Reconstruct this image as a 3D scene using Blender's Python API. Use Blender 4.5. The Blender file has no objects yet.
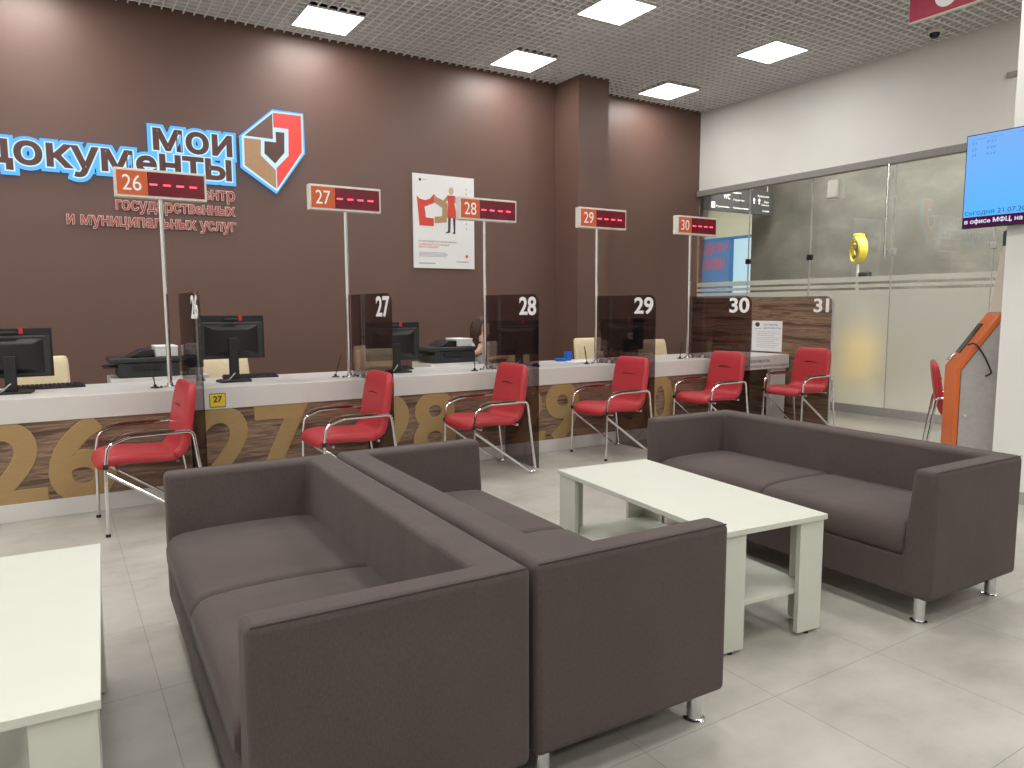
import bpy, bmesh, math, random
from mathutils import Vector, Matrix
random.seed(7)
C = bpy.context.scene.collection
PI = math.pi
def R(d): return math.radians(d)

# ------------------------------------------------------------------ materials
def new_mat(name):
    m = bpy.data.materials.new(name); m.use_nodes = True
    nt = m.node_tree
    for n in list(nt.nodes): nt.nodes.remove(n)
    out = nt.nodes.new('ShaderNodeOutputMaterial')
    return m, nt, out
def N(nt, t, **kw):
    n = nt.nodes.new(t)
    for k, v in kw.items():
        if k in n.inputs: n.inputs[k].default_value = v
        else: setattr(n, k, v)
    return n
def noise(nt, scale, detail=4, rough=.5, stretch=(1, 1, 1), coord='Object'):
    tc = nt.nodes.new('ShaderNodeTexCoord'); mp = nt.nodes.new('ShaderNodeMapping')
    mp.inputs['Scale'].default_value = stretch
    nt.links.new(tc.outputs[coord], mp.inputs['Vector'])
    n = N(nt, 'ShaderNodeTexNoise', Scale=scale, Detail=detail, Roughness=rough)
    nt.links.new(mp.outputs[0], n.inputs['Vector'])
    return n
def ramp(nt, src, stops):
    r = nt.nodes.new('ShaderNodeValToRGB')
    e = r.color_ramp.elements
    while len(e) < len(stops): e.new(.5)
    for i, (p, c) in enumerate(stops):
        e[i].position = p; e[i].color = (*c, 1)
    nt.links.new(src, r.inputs[0])
    return r
def mat(name, col, rough=.5, metal=0., var=.06, nscale=30, bump=0., bscale=200, spec=.5, emit=None, estr=0., coat=0., stretch=(1, 1, 1)):
    m, nt, out = new_mat(name)
    b = N(nt, 'ShaderNodeBsdfPrincipled', Roughness=rough, Metallic=metal)
    b.inputs['Specular IOR Level'].default_value = spec
    b.inputs['Coat Weight'].default_value = coat
    n = noise(nt, nscale, stretch=stretch)
    lo = tuple(c*(1-var) for c in col); hi = tuple(min(1, c*(1+var)) for c in col)
    r = ramp(nt, n.outputs[0], [(.3, lo), (.7, hi)])
    nt.links.new(r.outputs[0], b.inputs['Base Color'])
    if bump:
        n2 = noise(nt, bscale, 3, stretch=stretch)
        bp = N(nt, 'ShaderNodeBump', Strength=bump, Distance=.002)
        nt.links.new(n2.outputs[0], bp.inputs['Height']); nt.links.new(bp.outputs[0], b.inputs['Normal'])
    if emit:
        b.inputs['Emission Color'].default_value = (*emit, 1); b.inputs['Emission Strength'].default_value = estr
    nt.links.new(b.outputs[0], out.inputs[0])
    return m
def emis(name, col, s):
    m, nt, out = new_mat(name)
    e = N(nt, 'ShaderNodeEmission', Strength=s); e.inputs[0].default_value = (*col, 1)
    nt.links.new(e.outputs[0], out.inputs[0]); return m
def glass(name, tint, refl=1., rough=0.):
    m, nt, out = new_mat(name)
    t = N(nt, 'ShaderNodeBsdfTransparent'); t.inputs[0].default_value = (*tint, 1)
    g = N(nt, 'ShaderNodeBsdfGlossy', Roughness=rough)
    f = N(nt, 'ShaderNodeFresnel', IOR=1.45)
    mu = N(nt, 'ShaderNodeMath', operation='MULTIPLY'); mu.inputs[1].default_value = refl
    mx = nt.nodes.new('ShaderNodeMixShader')
    nt.links.new(f.outputs[0], mu.inputs[0]); nt.links.new(mu.outputs[0], mx.inputs[0])
    nt.links.new(t.outputs[0], mx.inputs[1]); nt.links.new(g.outputs[0], mx.inputs[2])
    nt.links.new(mx.outputs[0], out.inputs[0]); return m

M = {}
M['wall_brown'] = mat('brown wall paint', (.138, .076, .060), .45, var=.03, nscale=2, bump=.08, bscale=300)
M['wall_white'] = mat('white wall paint', (.74, .735, .70), .8, var=.02, nscale=2)
M['cream_wall'] = mat('cream wall paint', (.80, .77, .64), .8, var=.02, nscale=2)
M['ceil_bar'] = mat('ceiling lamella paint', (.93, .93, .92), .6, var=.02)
M['plenum'] = mat('plenum soffit', (.20, .20, .20), .9)
M['white_lam'] = mat('white laminate', (.58, .59, .52), .38, var=.015, nscale=8)
M['desk_white'] = mat('counter white laminate', (.64, .625, .60), .3, var=.02, nscale=6)
M['base_grey'] = mat('grey skirting', (.36, .35, .33), .6)
M['gold'] = mat('gold film', (.36, .235, .10), .5, var=.06, nscale=14, stretch=(1, 1, 6))
M['chrome'] = mat('chrome', (.82, .82, .83), .12, metal=1, var=.01)
M['chrome_soft'] = mat('brushed chrome', (.74, .74, .75), .25, metal=1, var=.04, nscale=60)
M['red_leather'] = mat('red leatherette', (.43, .028, .038), .42, var=.05, nscale=20, bump=.12, bscale=350)
M['crease'] = mat('dark red seam', (.20, .010, .015), .6)
M['arm_pad'] = mat('lacquered beech arm pad', (.11, .040, .022), .25, var=.2, nscale=12, stretch=(1, 8, 1))
M['black'] = mat('black plastic', (.006, .006, .0065), .45, var=.1)
M['dkgrey'] = mat('dark grey plastic', (.018, .020, .023), .5, var=.1)
M['screen_off'] = mat('glossy black', (.006, .006, .008), .15)
M['cream_leather'] = mat('cream leatherette', (.72, .60, .39), .5, var=.04, bump=.06)
M['off_white'] = mat('off white plastic', (.66, .64, .58), .45)
M['paper'] = mat('white paper', (.78, .78, .78), .8, var=.01)
M['white_metal'] = mat('white lacquered metal', (.62, .62, .60), .4)
M['orange_film'] = mat('orange display film', (.48, .085, .02), .5, emit=(.7, .12, .02), estr=.12)
M['kiosk_orange'] = mat('orange lacquer', (.60, .125, .025), .4, var=.03)
M['kiosk_grey'] = mat('grey kiosk side', (.40, .385, .37), .5)
M['kiosk_cream'] = mat('beige header panel', (.55, .50, .43), .5, var=.06, nscale=4)
M['yellow'] = mat('yellow plastic with added glow', (.80, .58, .03), .45, var=.03, emit=(.95, .55, .01), estr=1.7)  # glow added to the body so it shows through the frosted film
M['disc_yellow'] = mat('yellow disc lacquer', (.62, .47, .03), .5, var=.03)
M['sticker_yellow'] = mat('yellow sticker', (.72, .55, .02), .5, var=.02)
M['white_num'] = mat('white vinyl', (.80, .80, .80), .6, emit=(1, 1, 1), estr=.05)
M['led_red'] = emis('red led', (1, .07, .12), 3.5)
M['led_panel'] = None
M['blue'] = mat('blue plastic', (.01, .12, .55), .4)
M['red_tag'] = mat('red tag', (.5, .02, .03), .5)
M['sign_dark'] = mat('dark sign panel', (.035, .038, .042), .5)
M['sign_red'] = mat('crimson sign panel', (.36, .012, .05), .5)
M['joint'] = mat('metal joint trim', (.55, .55, .54), .35, metal=.6)
M['beam'] = mat('grey beam', (.25, .24, .225), .55)
M['rubber'] = mat('black rubber', (.012, .012, .012), .7)
M['halo'] = emis('logo halo light', (.13, .46, 1.0), 1.25)
M['halo_white'] = emis('logo letter edge light', (.62, .85, 1.0), 1.1)
M['logo_face'] = mat('logo brown face', (.10, .04, .035), .5)
M['logo_red'] = mat('logo red acrylic', (.60, .045, .035), .4, emit=(.8, .05, .04), estr=.35)
M['logo_tan'] = mat('logo tan acrylic', (.34, .20, .10), .4, emit=(.45, .25, .12), estr=.2)
M['logo_brown'] = mat('logo brown acrylic', (.10, .05, .04), .4, emit=(.2, .1, .08), estr=.3)
M['text_red'] = mat('red lettering', (.40, .07, .06), .5)
M['text_edge'] = mat('pinkish white letter sides', (.60, .42, .38), .5, emit=(1, .75, .7), estr=.12)
M['skin'] = mat('skin', (.58, .33, .23), .5, var=.05)
M['hair'] = mat('brown hair', (.055, .022, .014), .45, var=.3, nscale=60, stretch=(6, 6, 1))
M['blouse'] = mat('white blouse', (.70, .68, .68), .8, bump=.2, bscale=60)
M['trousers'] = mat('dark trousers', (.03, .03, .04), .8)
M['lip'] = mat('lips', (.40, .10, .09), .5)
M['eye'] = mat('eye', (.05, .03, .02), .2)
M['print_dark'] = mat('dark print', (.05, .05, .06), .7)
M['print_grey'] = mat('grey print', (.35, .36, .38), .7)
M['print_red'] = mat('red print', (.62, .06, .04), .6)
M['print_tan'] = mat('tan print', (.42, .26, .14), .6)
M['print_blue'] = mat('blue print', (.05, .12, .35), .7)
M['tile_dark'] = None
M['divider_glass'] = glass('smoked acrylic', (.63, .565, .575), .6)
M['clear_glass'] = glass('clear glass', (.93, .94, .93), .85)
M['window_glow'] = emis('shop window light', (.45, .75, 1.0), 1.15)
M['window_glow_deep'] = emis('blue shop light', (.13, .29, .56), .9)
M['window_glow_white'] = emis('bright shop light', (.60, .88, 1.0), 1.1)
M['shop_red'] = emis('red shop lettering', (.85, .12, .12), .9)
M['spot'] = emis('downlight', (1, .85, .6), 6)

def fabric():
    m, nt, out = new_mat('taupe woven upholstery')
    b = N(nt, 'ShaderNodeBsdfPrincipled', Roughness=.9)
    b.inputs['Specular IOR Level'].default_value = .25
    b.inputs['Sheen Weight'].default_value = .06
    b.inputs['Sheen Roughness'].default_value = .5
    n = noise(nt, 3, 4); n2 = noise(nt, 260, 2, .6, (1, 1, .35))
    r1 = ramp(nt, n.outputs[0], [(.3, (.074, .056, .052)), (.7, (.088, .067, .062))])
    r2 = ramp(nt, n2.outputs[0], [(.3, (.84, .84, .84)), (.7, (1.12, 1.12, 1.12))])
    mx = N(nt, 'ShaderNodeMix', data_type='RGBA', blend_type='MULTIPLY'); mx.inputs[0].default_value = 1
    nt.links.new(r1.outputs[0], mx.inputs[6]); nt.links.new(r2.outputs[0], mx.inputs[7])
    nt.links.new(mx.outputs[2], b.inputs['Base Color'])
    bp = N(nt, 'ShaderNodeBump', Strength=.25, Distance=.001)
    nt.links.new(n2.outputs[0], bp.inputs['Height'])
    n3 = noise(nt, 5, 2, .5, (1, 1, .4))
    bp2 = N(nt, 'ShaderNodeBump', Strength=.25, Distance=.03)
    nt.links.new(n3.outputs[0], bp2.inputs['Height']); nt.links.new(bp.outputs[0], bp2.inputs['Normal'])
    nt.links.new(bp2.outputs[0], b.inputs['Normal'])
    nt.links.new(b.outputs[0], out.inputs[0]); return m
M['fabric'] = fabric()
M['fabric_seam'] = mat('seam thread', (.05, .038, .036), .9)

def walnut(name, axis):
    # horizontal grain; axis = the in-plane horizontal direction the grain runs along
    m, nt, out = new_mat(name)
    st = (.5, 9, 9) if axis == 'x' else (9, .5, 9)
    b = N(nt, 'ShaderNodeBsdfPrincipled', Roughness=.42)
    n = noise(nt, 1.9, 7, .60, st)
    n.inputs['Distortion'].default_value = .6
    r = ramp(nt, n.outputs[0], [(.30, (.045, .024, .016)), (.43, (.12, .070, .046)), (.49, (.27, .175, .118)), (.55, (.13, .078, .052)), (.60, (.30, .20, .135)), (.68, (.17, .105, .07)), (.76, (.33, .22, .15))])
    n2 = noise(nt, 9, 5, .7, (st[0]*.6, st[1]*.6, st[2]*2))
    r2 = ramp(nt, n2.outputs[0], [(.3, (.78, .78, .78)), (.7, (1.28, 1.24, 1.2))])
    mx = N(nt, 'ShaderNodeMix', data_type='RGBA', blend_type='MULTIPLY'); mx.inputs[0].default_value = 1
    nt.links.new(r.outputs[0], mx.inputs[6]); nt.links.new(r2.outputs[0], mx.inputs[7])
    nt.links.new(mx.outputs[2], b.inputs['Base Color'])
    nt.links.new(b.outputs[0], out.inputs[0]); return m
M['walnut_x'] = walnut('walnut laminate front', 'x')
M['walnut_y'] = walnut('walnut laminate side', 'y')

def floor_mat():
    m, nt, out = new_mat('stone effect floor tile')
    b = N(nt, 'ShaderNodeBsdfPrincipled', Roughness=.33)
    b.inputs['Specular IOR Level'].default_value = .45
    tc = nt.nodes.new('ShaderNodeTexCoord'); mp = nt.nodes.new('ShaderNodeMapping')
    mp.inputs['Location'].default_value = (-.25, -.36, 0)
    nt.links.new(tc.outputs['Object'], mp.inputs['Vector'])
    def m2(op, a, bb):
        q = N(nt, 'ShaderNodeMath', operation=op)
        for i, v in enumerate((a, bb)):
            if v is None: continue
            if isinstance(v, (int, float)): q.inputs[i].default_value = v
            else: nt.links.new(v, q.inputs[i])
        return q.outputs[0]
    sp = nt.nodes.new('ShaderNodeSeparateXYZ'); nt.links.new(mp.outputs[0], sp.inputs[0])
    lines = []
    for k in (0, 1):
        fr = m2('FRACT', m2('DIVIDE', sp.outputs[k], .6), None)
        lines.append(m2('ABSOLUTE', m2('SUBTRACT', fr, .5), None))
    ln = m2('GREATER_THAN', m2('MAXIMUM', lines[0], lines[1]), .4975)
    cmb = nt.nodes.new('ShaderNodeCombineXYZ')
    for k in (0, 1): nt.links.new(m2('FLOOR', m2('DIVIDE', sp.outputs[k], .6), None), cmb.inputs[k])
    wn = N(nt, 'ShaderNodeTexWhiteNoise'); nt.links.new(cmb.outputs[0], wn.inputs['Vector'])
    tone = m2('ADD', m2('MULTIPLY', wn.outputs['Value'], .05), .975)
    brf = m2('MULTIPLY', tone, m2('SUBTRACT', 1, m2('MULTIPLY', ln, .40)))
    br = nt.nodes.new('ShaderNodeCombineXYZ')
    for k in range(3): nt.links.new(brf, br.inputs[k])
    n = noise(nt, 1.9, 5, .62, (1, 1.4, 1))
    r = ramp(nt, n.outputs[0], [(.32, (.32, .305, .272)), (.48, (.40, .385, .343)), (.56, (.43, .415, .37)), (.70, (.48, .465, .415))])
    mx = N(nt, 'ShaderNodeMix', data_type='RGBA', blend_type='MULTIPLY'); mx.inputs[0].default_value = 1
    nt.links.new(r.outputs[0], mx.inputs[6]); nt.links.new(br.outputs[0], mx.inputs[7])
    nt.links.new(mx.outputs[2], b.inputs['Base Color'])
    nt.links.new(b.outputs[0], out.inputs[0]); return m
M['floor'] = floor_mat()
def concrete():
    m, nt, out = new_mat('grey concrete plaster')
    b = N(nt, 'ShaderNodeBsdfPrincipled', Roughness=.7)
    n = noise(nt, 1.6, 7, .6, (1, 1, 1.6))
    r = ramp(nt, n.outputs[0], [(.28, (.048, .047, .042)), (.5, (.072, .070, .063)), (.72, (.110, .107, .097))])
    nt.links.new(r.outputs[0], b.inputs['Base Color']); nt.links.new(b.outputs[0], out.inputs[0]); return m
M['concrete'] = concrete()
def frost():
    m, nt, out = new_mat('frosted film')
    tr = N(nt, 'ShaderNodeBsdfTranslucent'); tr.inputs[0].default_value = (.97, .97, .95, 1)
    rf = N(nt, 'ShaderNodeBsdfRefraction', Roughness=.62, IOR=1.25); rf.inputs[0].default_value = (.99, .99, .97, 1)
    df = N(nt, 'ShaderNodeBsdfDiffuse'); df.inputs[0].default_value = (.84, .82, .75, 1)
    a = nt.nodes.new('ShaderNodeMixShader'); a.inputs[0].default_value = .65
    nt.links.new(tr.outputs[0], a.inputs[1]); nt.links.new(rf.outputs[0], a.inputs[2])
    c = nt.nodes.new('ShaderNodeMixShader'); c.inputs[0].default_value = .34
    nt.links.new(a.outputs[0], c.inputs[1]); nt.links.new(df.outputs[0], c.inputs[2])
    nt.links.new(c.outputs[0], out.inputs[0]); return m
M['frost'] = frost()
def led_panel():
    m, nt, out = new_mat('red led matrix window')
    b = N(nt, 'ShaderNodeBsdfPrincipled', Roughness=.2)
    n = noise(nt, 14, 2, .5)
    r = ramp(nt, n.outputs[0], [(.3, (.06, .002, .008)), (.7, (.12, .006, .015))])
    nt.links.new(r.outputs[0], b.inputs['Base Color'])
    b.inputs['Emission Color'].default_value = (.5, .01, .03, 1); b.inputs['Emission Strength'].default_value = .10
    nt.links.new(b.outputs[0], out.inputs[0]); return m
M['led_panel'] = led_panel()
def tv_mat():
    m, nt, out = new_mat('queue screen picture')
    e = N(nt, 'ShaderNodeEmission', Strength=1.0)
    tc = nt.nodes.new('ShaderNodeTexCoord'); sp = nt.nodes.new('ShaderNodeSeparateXYZ')
    nt.links.new(tc.outputs['Generated'], sp.inputs[0])
    r = ramp(nt, sp.outputs[2], [(0, (.12, .50, 1.0)), (1, (.22, .47, .98))])
    nt.links.new(r.outputs[0], e.inputs[0]); nt.links.new(e.outputs[0], out.inputs[0]); return m
M['tv'] = tv_mat()
M['tv_bar'] = emis('screen ticker bar', (.075, .008, .06), 1)
M['tv_white'] = emis('ticker text', (.8, .8, .95), 1)
M['tv_text'] = emis('screen dark text', (.03, .12, .38), 1)
M['tv_faint'] = emis('screen faint text', (.08, .27, .66), 1)
M['lamp'] = emis('led diffuser', (1, .985, .95), 6)

# ------------------------------------------------------------------ mesh helpers
def link(name, bm, m, parent=None, bevel=0, seg=2, smooth=None, subsurf=0):
    me = bpy.data.meshes.new(name)
    bmesh.ops.recalc_face_normals(bm, faces=bm.faces[:])
    bm.to_mesh(me); bm.free()
    me.materials.append(m)
    o = bpy.data.objects.new(name, me); C.objects.link(o)
    if parent is not None: o.parent = parent
    if smooth is None: smooth = bevel > 0 or subsurf > 0
    if smooth:
        for p in me.polygons: p.use_smooth = True
        if not subsurf:
            try: me.set_sharp_from_angle(angle=R(35))
            except Exception: pass
    if bevel:
        b = o.modifiers.new('bevel', 'BEVEL'); b.width = bevel; b.segments = seg; b.limit_method = 'ANGLE'; b.angle_limit = R(35)
        if smooth: b.harden_normals = False
    if subsurf:
        s = o.modifiers.new('sub', 'SUBSURF'); s.levels = subsurf; s.render_levels = subsurf
    return o
def B(): return bmesh.new()
def box(bm, x0, x1, y0, y1, z0, z1, mtx=None):
    vs = [bm.verts.new(Vector(p)) for p in [(x0,y0,z0),(x1,y0,z0),(x1,y1,z0),(x0,y1,z0),(x0,y0,z1),(x1,y0,z1),(x1,y1,z1),(x0,y1,z1)]]
    for f in [(0,3,2,1),(4,5,6,7),(0,1,5,4),(1,2,6,5),(2,3,7,6),(3,0,4,7)]: bm.faces.new([vs[i] for i in f])
    if mtx is not None:
        for v in vs: v.co = mtx @ v.co
    return vs
def bx(*a, mtx=None):
    b = B(); box(b, *a, mtx=mtx); return b
def ring(c, u, v, r, seg): return [c + u*(r*math.cos(2*PI*i/seg)) + v*(r*math.sin(2*PI*i/seg)) for i in range(seg)]
def stitch(bm, rings, caps=True, closed=False):
    rv = [[bm.verts.new(p) for p in r] for r in rings]
    n = len(rv[0])
    pairs = list(zip(rv[:-1], rv[1:])) + ([(rv[-1], rv[0])] if closed else [])
    for a, b in pairs:
        for i in range(n): bm.faces.new([a[i], a[(i+1) % n], b[(i+1) % n], b[i]])
    if caps and not closed:
        bm.faces.new(list(reversed(rv[0]))); bm.faces.new(rv[-1])
def fillet(pts, r, k=5):
    pts = [Vector(p) for p in pts]; out = [pts[0]]
    for i in range(1, len(pts)-1):
        a, b, c = pts[i-1], pts[i], pts[i+1]
        rr = min(r, (a-b).length*.48, (c-b).length*.48)
        p0 = b + (a-b).normalized()*rr; p1 = b + (c-b).normalized()*rr
        for j in range(k+1):
            t = j/k; out.append(p0*(1-t)**2 + b*2*t*(1-t) + p1*t*t)
    out.append(pts[-1]); return out
def tube(bm, pts, r, seg=10, fil=0, rs=None):
    pts = fillet(pts, fil) if fil else [Vector(p) for p in pts]
    rings = []; up = None
    for i, p in enumerate(pts):
        t = (pts[min(i+1, len(pts)-1)] - pts[max(i-1, 0)]).normalized()
        if up is None:
            up = Vector((0, 0, 1)) if abs(t.z) < .9 else Vector((0, 1, 0))
        u = t.cross(up)
        if u.length < 1e-4: u = t.cross(Vector((1, 0, 0)))
        u.normalize(); v = u.cross(t).normalized(); up = v
        rings.append(ring(p, u, v, rs[i] if rs else r, seg))
    stitch(bm, rings)
def lathe(bm, prof, c=(0, 0, 0), seg=20):
    c = Vector(c)
    stitch(bm, [[c + Vector((max(r, 1e-4)*math.cos(2*PI*i/seg), max(r, 1e-4)*math.sin(2*PI*i/seg), z)) for i in range(seg)] for r, z in prof])
def prism(bm, pts, vec):
    a = [bm.verts.new(Vector(p)) for p in pts]; b = [bm.verts.new(Vector(p)+Vector(vec)) for p in pts]
    bm.faces.new(a); bm.faces.new(list(reversed(b)))
    n = len(a)
    for i in range(n): bm.faces.new([a[i], b[i], b[(i+1) % n], a[(i+1) % n]])
def rrect(hw, hh, r, k=4):
    out = []
    for cx, cy, a0 in ((hw-r, hh-r, 0), (-hw+r, hh-r, 90), (-hw+r, -hh+r, 180), (hw-r, -hh+r, 270)):
        for j in range(k+1):
            a = R(a0 + 90*j/k); out.append((cx + r*math.cos(a), cy + r*math.sin(a)))
    return out
def loft(bm, stations, k=4):
    """stations: (point, tangent, half width along Y, half thickness, corner radius)"""
    rings = []
    for p, t, hw, hh, r in stations:
        p = Vector(p); t = Vector(t).normalized(); y = Vector((0, 1, 0)); n = t.cross(y).normalized()
        rings.append([p + y*a + n*b for a, b in rrect(hw, hh, min(r, hw*.99, hh*.99), k)])
    stitch(bm, rings)
def thing(name, label, cat, loc=(0, 0, 0), rz=0, group=None):
    o = bpy.data.objects.new(name, None); C.objects.link(o); o.empty_display_size = .1
    o.location = loc; o.rotation_euler = (0, 0, rz)
    o['label'] = label; o['category'] = cat
    if group: o['group'] = group
    return o
def tag(o, label, cat, group=None, kind=None):
    o['label'] = label; o['category'] = cat
    if group: o['group'] = group
    if kind: o['kind'] = kind
    return o
def struct(name, bm, m, **kw):
    o = link(name, bm, m, **kw); o['kind'] = 'structure'; return o
def copy_tree(o, parent=None):
    c = o.copy(); C.objects.link(c)
    if parent is not None: c.parent = parent
    for ch in list(o.children): copy_tree(ch, c)
    return c

# ------------------------------------------------------------------ lettering
def glyphs(body, offset=0., extrude=0., spacing=1.):
    """text as a mesh; contours that overlap inside one letter are filled separately so no holes appear"""
    cu = bpy.data.curves.new('lettering', 'FONT'); cu.body = body.replace('е', 'e'); cu.size = 1; cu.space_character = spacing
    o = bpy.data.objects.new('lettering', cu); C.objects.link(o); bpy.context.view_layer.update()
    src = o.to_curve(bpy.context.evaluated_depsgraph_get())
    sp = []
    for k in src.splines:
        pts = [(p.co.copy(), p.handle_left.copy(), p.handle_right.copy()) for p in k.bezier_points]
        if len(pts) < 3: continue
        ar = sum(pts[i][0].x*pts[(i+1) % len(pts)][0].y - pts[(i+1) % len(pts)][0].x*pts[i][0].y for i in range(len(pts)))/2
        sp.append([ar, pts])
    o.to_curve_clear(); bpy.data.objects.remove(o); bpy.data.curves.remove(cu)
    def inside(p, pts):
        c = False; n = len(pts)
        for i in range(n):
            a, b = pts[i][0], pts[(i+1) % n][0]
            if (a.y > p.y) != (b.y > p.y) and p.x < (b.x-a.x)*(p.y-a.y)/(b.y-a.y)+a.x: c = not c
        return c
    def host(q):
        cand = [g for g in sp if g is not q and g[0]*q[0] < 0 and abs(g[0]) > abs(q[0]) and inside(q[1][0][0], g[1]) and inside(q[1][len(q[1])//2][0], g[1])]
        return min(cand, key=lambda g: abs(g[0])) if cand else None
    hosts = [host(q) for q in sp]
    outs = [[q] for q, h in zip(sp, hosts) if h is None]
    for q, h in zip(sp, hosts):
        if h is None: continue
        for g in outs:
            if g[0] is h: g.append(q)
    bm = bmesh.new()
    for g in outs:
        c2 = bpy.data.curves.new('contour', 'CURVE'); c2.dimensions = '2D'; c2.fill_mode = 'BOTH'
        c2.bevel_depth = offset; c2.bevel_resolution = 1; c2.extrude = extrude; c2.resolution_u = 5
        for ar, pts in g:
            k = c2.splines.new('BEZIER'); k.bezier_points.add(len(pts)-1); k.use_cyclic_u = True
            for bp_, (co_, hl, hr) in zip(k.bezier_points, pts):
                bp_.handle_left_type = bp_.handle_right_type = 'FREE'
                bp_.co = co_; bp_.handle_left = hl; bp_.handle_right = hr
        ob = bpy.data.objects.new('contour', c2)
        me = ob.to_mesh(); bm.from_mesh(me); ob.to_mesh_clear()
        bpy.data.objects.remove(ob); bpy.data.curves.remove(c2)
    me = bpy.data.meshes.new('lettering'); bm.to_mesh(me); bm.free()
    return me
def extent(me):
    xs = [v.co.x for v in me.vertices]; ys = [v.co.y for v in me.vertices]
    return min(xs), max(xs), min(ys), max(ys)
def text(name, body, u0, u1, v0, v1, depth_at, m, parent=None, face='-y', th=.003, off=0., base=None, spacing=1.):
    """lettering fitted to u0..u1 (horizontal) and v0..v1 (z). base: a reference glyph whose height fills v0..v1."""
    me0 = glyphs(body, 0, 0, spacing); a, b, c, d = extent(me0)
    if base:
        r = glyphs(base); _, _, c, d = extent(r); bpy.data.meshes.remove(r)
    bpy.data.meshes.remove(me0)
    me = glyphs(body, off, .5, spacing); zz = max(abs(v.co.z) for v in me.vertices)
    su = (u1-u0)/(b-a); sv = (v1-v0)/(d-c)
    for v in me.vertices:
        x, y, z = v.co
        u = u0 + (x-a)*su; w = v0 + (y-c)*sv
        if face == '-y': v.co = (u, depth_at - (z/zz+1)*.5*th, w)
        elif face == '-x': v.co = (depth_at - (z/zz+1)*.5*th, u, w)      # pass u0 > u1: text runs towards -Y
        elif face == '+x': v.co = (depth_at + (z/zz+1)*.5*th, u, w)
    me.name = name; me.materials.clear(); me.materials.append(m)
    bm = bmesh.new(); bm.from_mesh(me); bmesh.ops.recalc_face_normals(bm, faces=bm.faces[:]); bm.to_mesh(me); bm.free()
    o = bpy.data.objects.new(name, me); C.objects.link(o)
    if parent is not None: o.parent = parent
    return o
def poly(name, pts, y, th, m, parent=None):
    b = B(); prism(b, [(x, y, z) for x, z in pts], (0, -th, 0))
    return link(name, b, m, parent)

# ------------------------------------------------------------------ setting
X0, X1, Y0, Y1, H = -6., 8.5, -5., 8.17, 4.25
struct('floor', bx(-6.3, 16, -5.3, 16, -.1, 0), M['floor'])
struct('wall_back', bx(-6.3, 8.6, Y1, Y1+.25, 0, 4.8), M['wall_brown'])
struct('wall_column', bx(5.80, 6.29, 7.66, Y1+.01, 0, 4.6), M['wall_brown'])
struct('wall_left', bx(-6.3, -6, -5.3, Y1, 0, 4.8), M['wall_white'])
struct('wall_front', bx(-6.3, 16, -5.3, -5, 0, 4.8), M['wall_white'])
struct('wall_right', bx(8.5, 8.75, -5, 8.17, 3.08, 4.8), M['wall_white'])
struct('wall_pillar', bx(5.5, 6.1, 1.75, 2.48, 0, 4.6), M['wall_white'])
b = B(); box(b, 5.485, 6.115, 1.735, 2.495, 0, .085)
struct('baseboard_pillar', b, M['base_grey'])
struct('baseboard_right', bx(8.46, 8.54, -5, 8.15, 0, .105), M['base_grey'])
struct('trim_1', bx(8.44, 8.56, -5, 8.16, 3.0, 3.08), M['beam'])
struct('wall_concrete', bx(11, 11.3, -5, 9.25, 0, 4.8), M['concrete'])
struct('wall_corridor_end', bx(14.2, 14.5, 9.25, 16, 0, 4.8), M['cream_wall'])
struct('wall_corridor_back', bx(8.5, 14.5, 16, 16.3, 0, 4.8), M['cream_wall'])
struct('wall_corridor_left', bx(8.5, 8.6, 8.42, 16, 0, 4.8), M['cream_wall'])
# cell ceiling
b = B(); P = .59/6
gx = -6.0
n = int((8.5+6)/P)+1
ox = 2.26 - P*round((2.26+6)/P); oy = 7.30 - P*round((7.30+5)/P)
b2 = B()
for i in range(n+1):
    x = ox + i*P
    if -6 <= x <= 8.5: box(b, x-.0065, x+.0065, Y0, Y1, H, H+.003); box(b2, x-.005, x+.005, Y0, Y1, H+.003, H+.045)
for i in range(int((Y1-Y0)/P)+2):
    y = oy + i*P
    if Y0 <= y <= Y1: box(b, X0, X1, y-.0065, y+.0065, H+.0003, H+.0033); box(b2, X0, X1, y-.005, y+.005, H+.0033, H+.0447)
o = link('ceiling', b2, mat('shade-toned lamella webs', (.72, .72, .71), .6)); o['kind'] = 'structure'  # web sides coloured darker than the flanges, painting in the cell shade
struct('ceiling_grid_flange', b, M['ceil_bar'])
struct('ceiling_soffit', bx(-6.3, 16, -5.3, 16.3, 4.62, 4.8), M['plenum'])
struct('ceiling_corridor', bx(8.76, 16, -5, 16, 4.2, 4.25), M['wall_white'])

# recessed LED panels, real lamps directly under the diffusers
def panel_light(x, y, s, label, power, group='square led ceiling panels'):
    t = thing('ceiling_light', label, 'ceiling light', (x, y, H-.012), 0, group)
    bb = B(); w = s/2
    box(bb, -w, w, -w, -w+.012, 0, .06); box(bb, -w, w, w-.012, w, 0, .06)
    box(bb, -w, -w+.012, -w+.012, w-.012, 0, .06); box(bb, w-.012, w, -w+.012, w-.012, 0, .06)
    link('frame', bb, M['white_metal'], t)
    link('diffuser', bx(-w+.012, w-.012, -w+.012, w-.012, .0005, .05), M['lamp'], t)
    ld = bpy.data.lights.new('led_panel', 'AREA'); ld.shape = 'SQUARE'; ld.size = s-.03; ld.energy = power; ld.color = (1, .98, .945)
    lo = bpy.data.objects.new('led_lamp', ld); C.objects.link(lo); lo.parent = t; lo.location = (0, 0, -.003)
    return t
PW = 17
xs = [-4.80, -2.44, -.08, 2.55, 4.92, 7.27]
vis = {(2.55, 7.59): 'leftmost ceiling light in view, square panel above the emblem sign',
       (4.92, 7.59): 'square ceiling light just left of the brown column',
       (7.27, 7.59): 'square ceiling light between the brown column and the white wall'}
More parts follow.
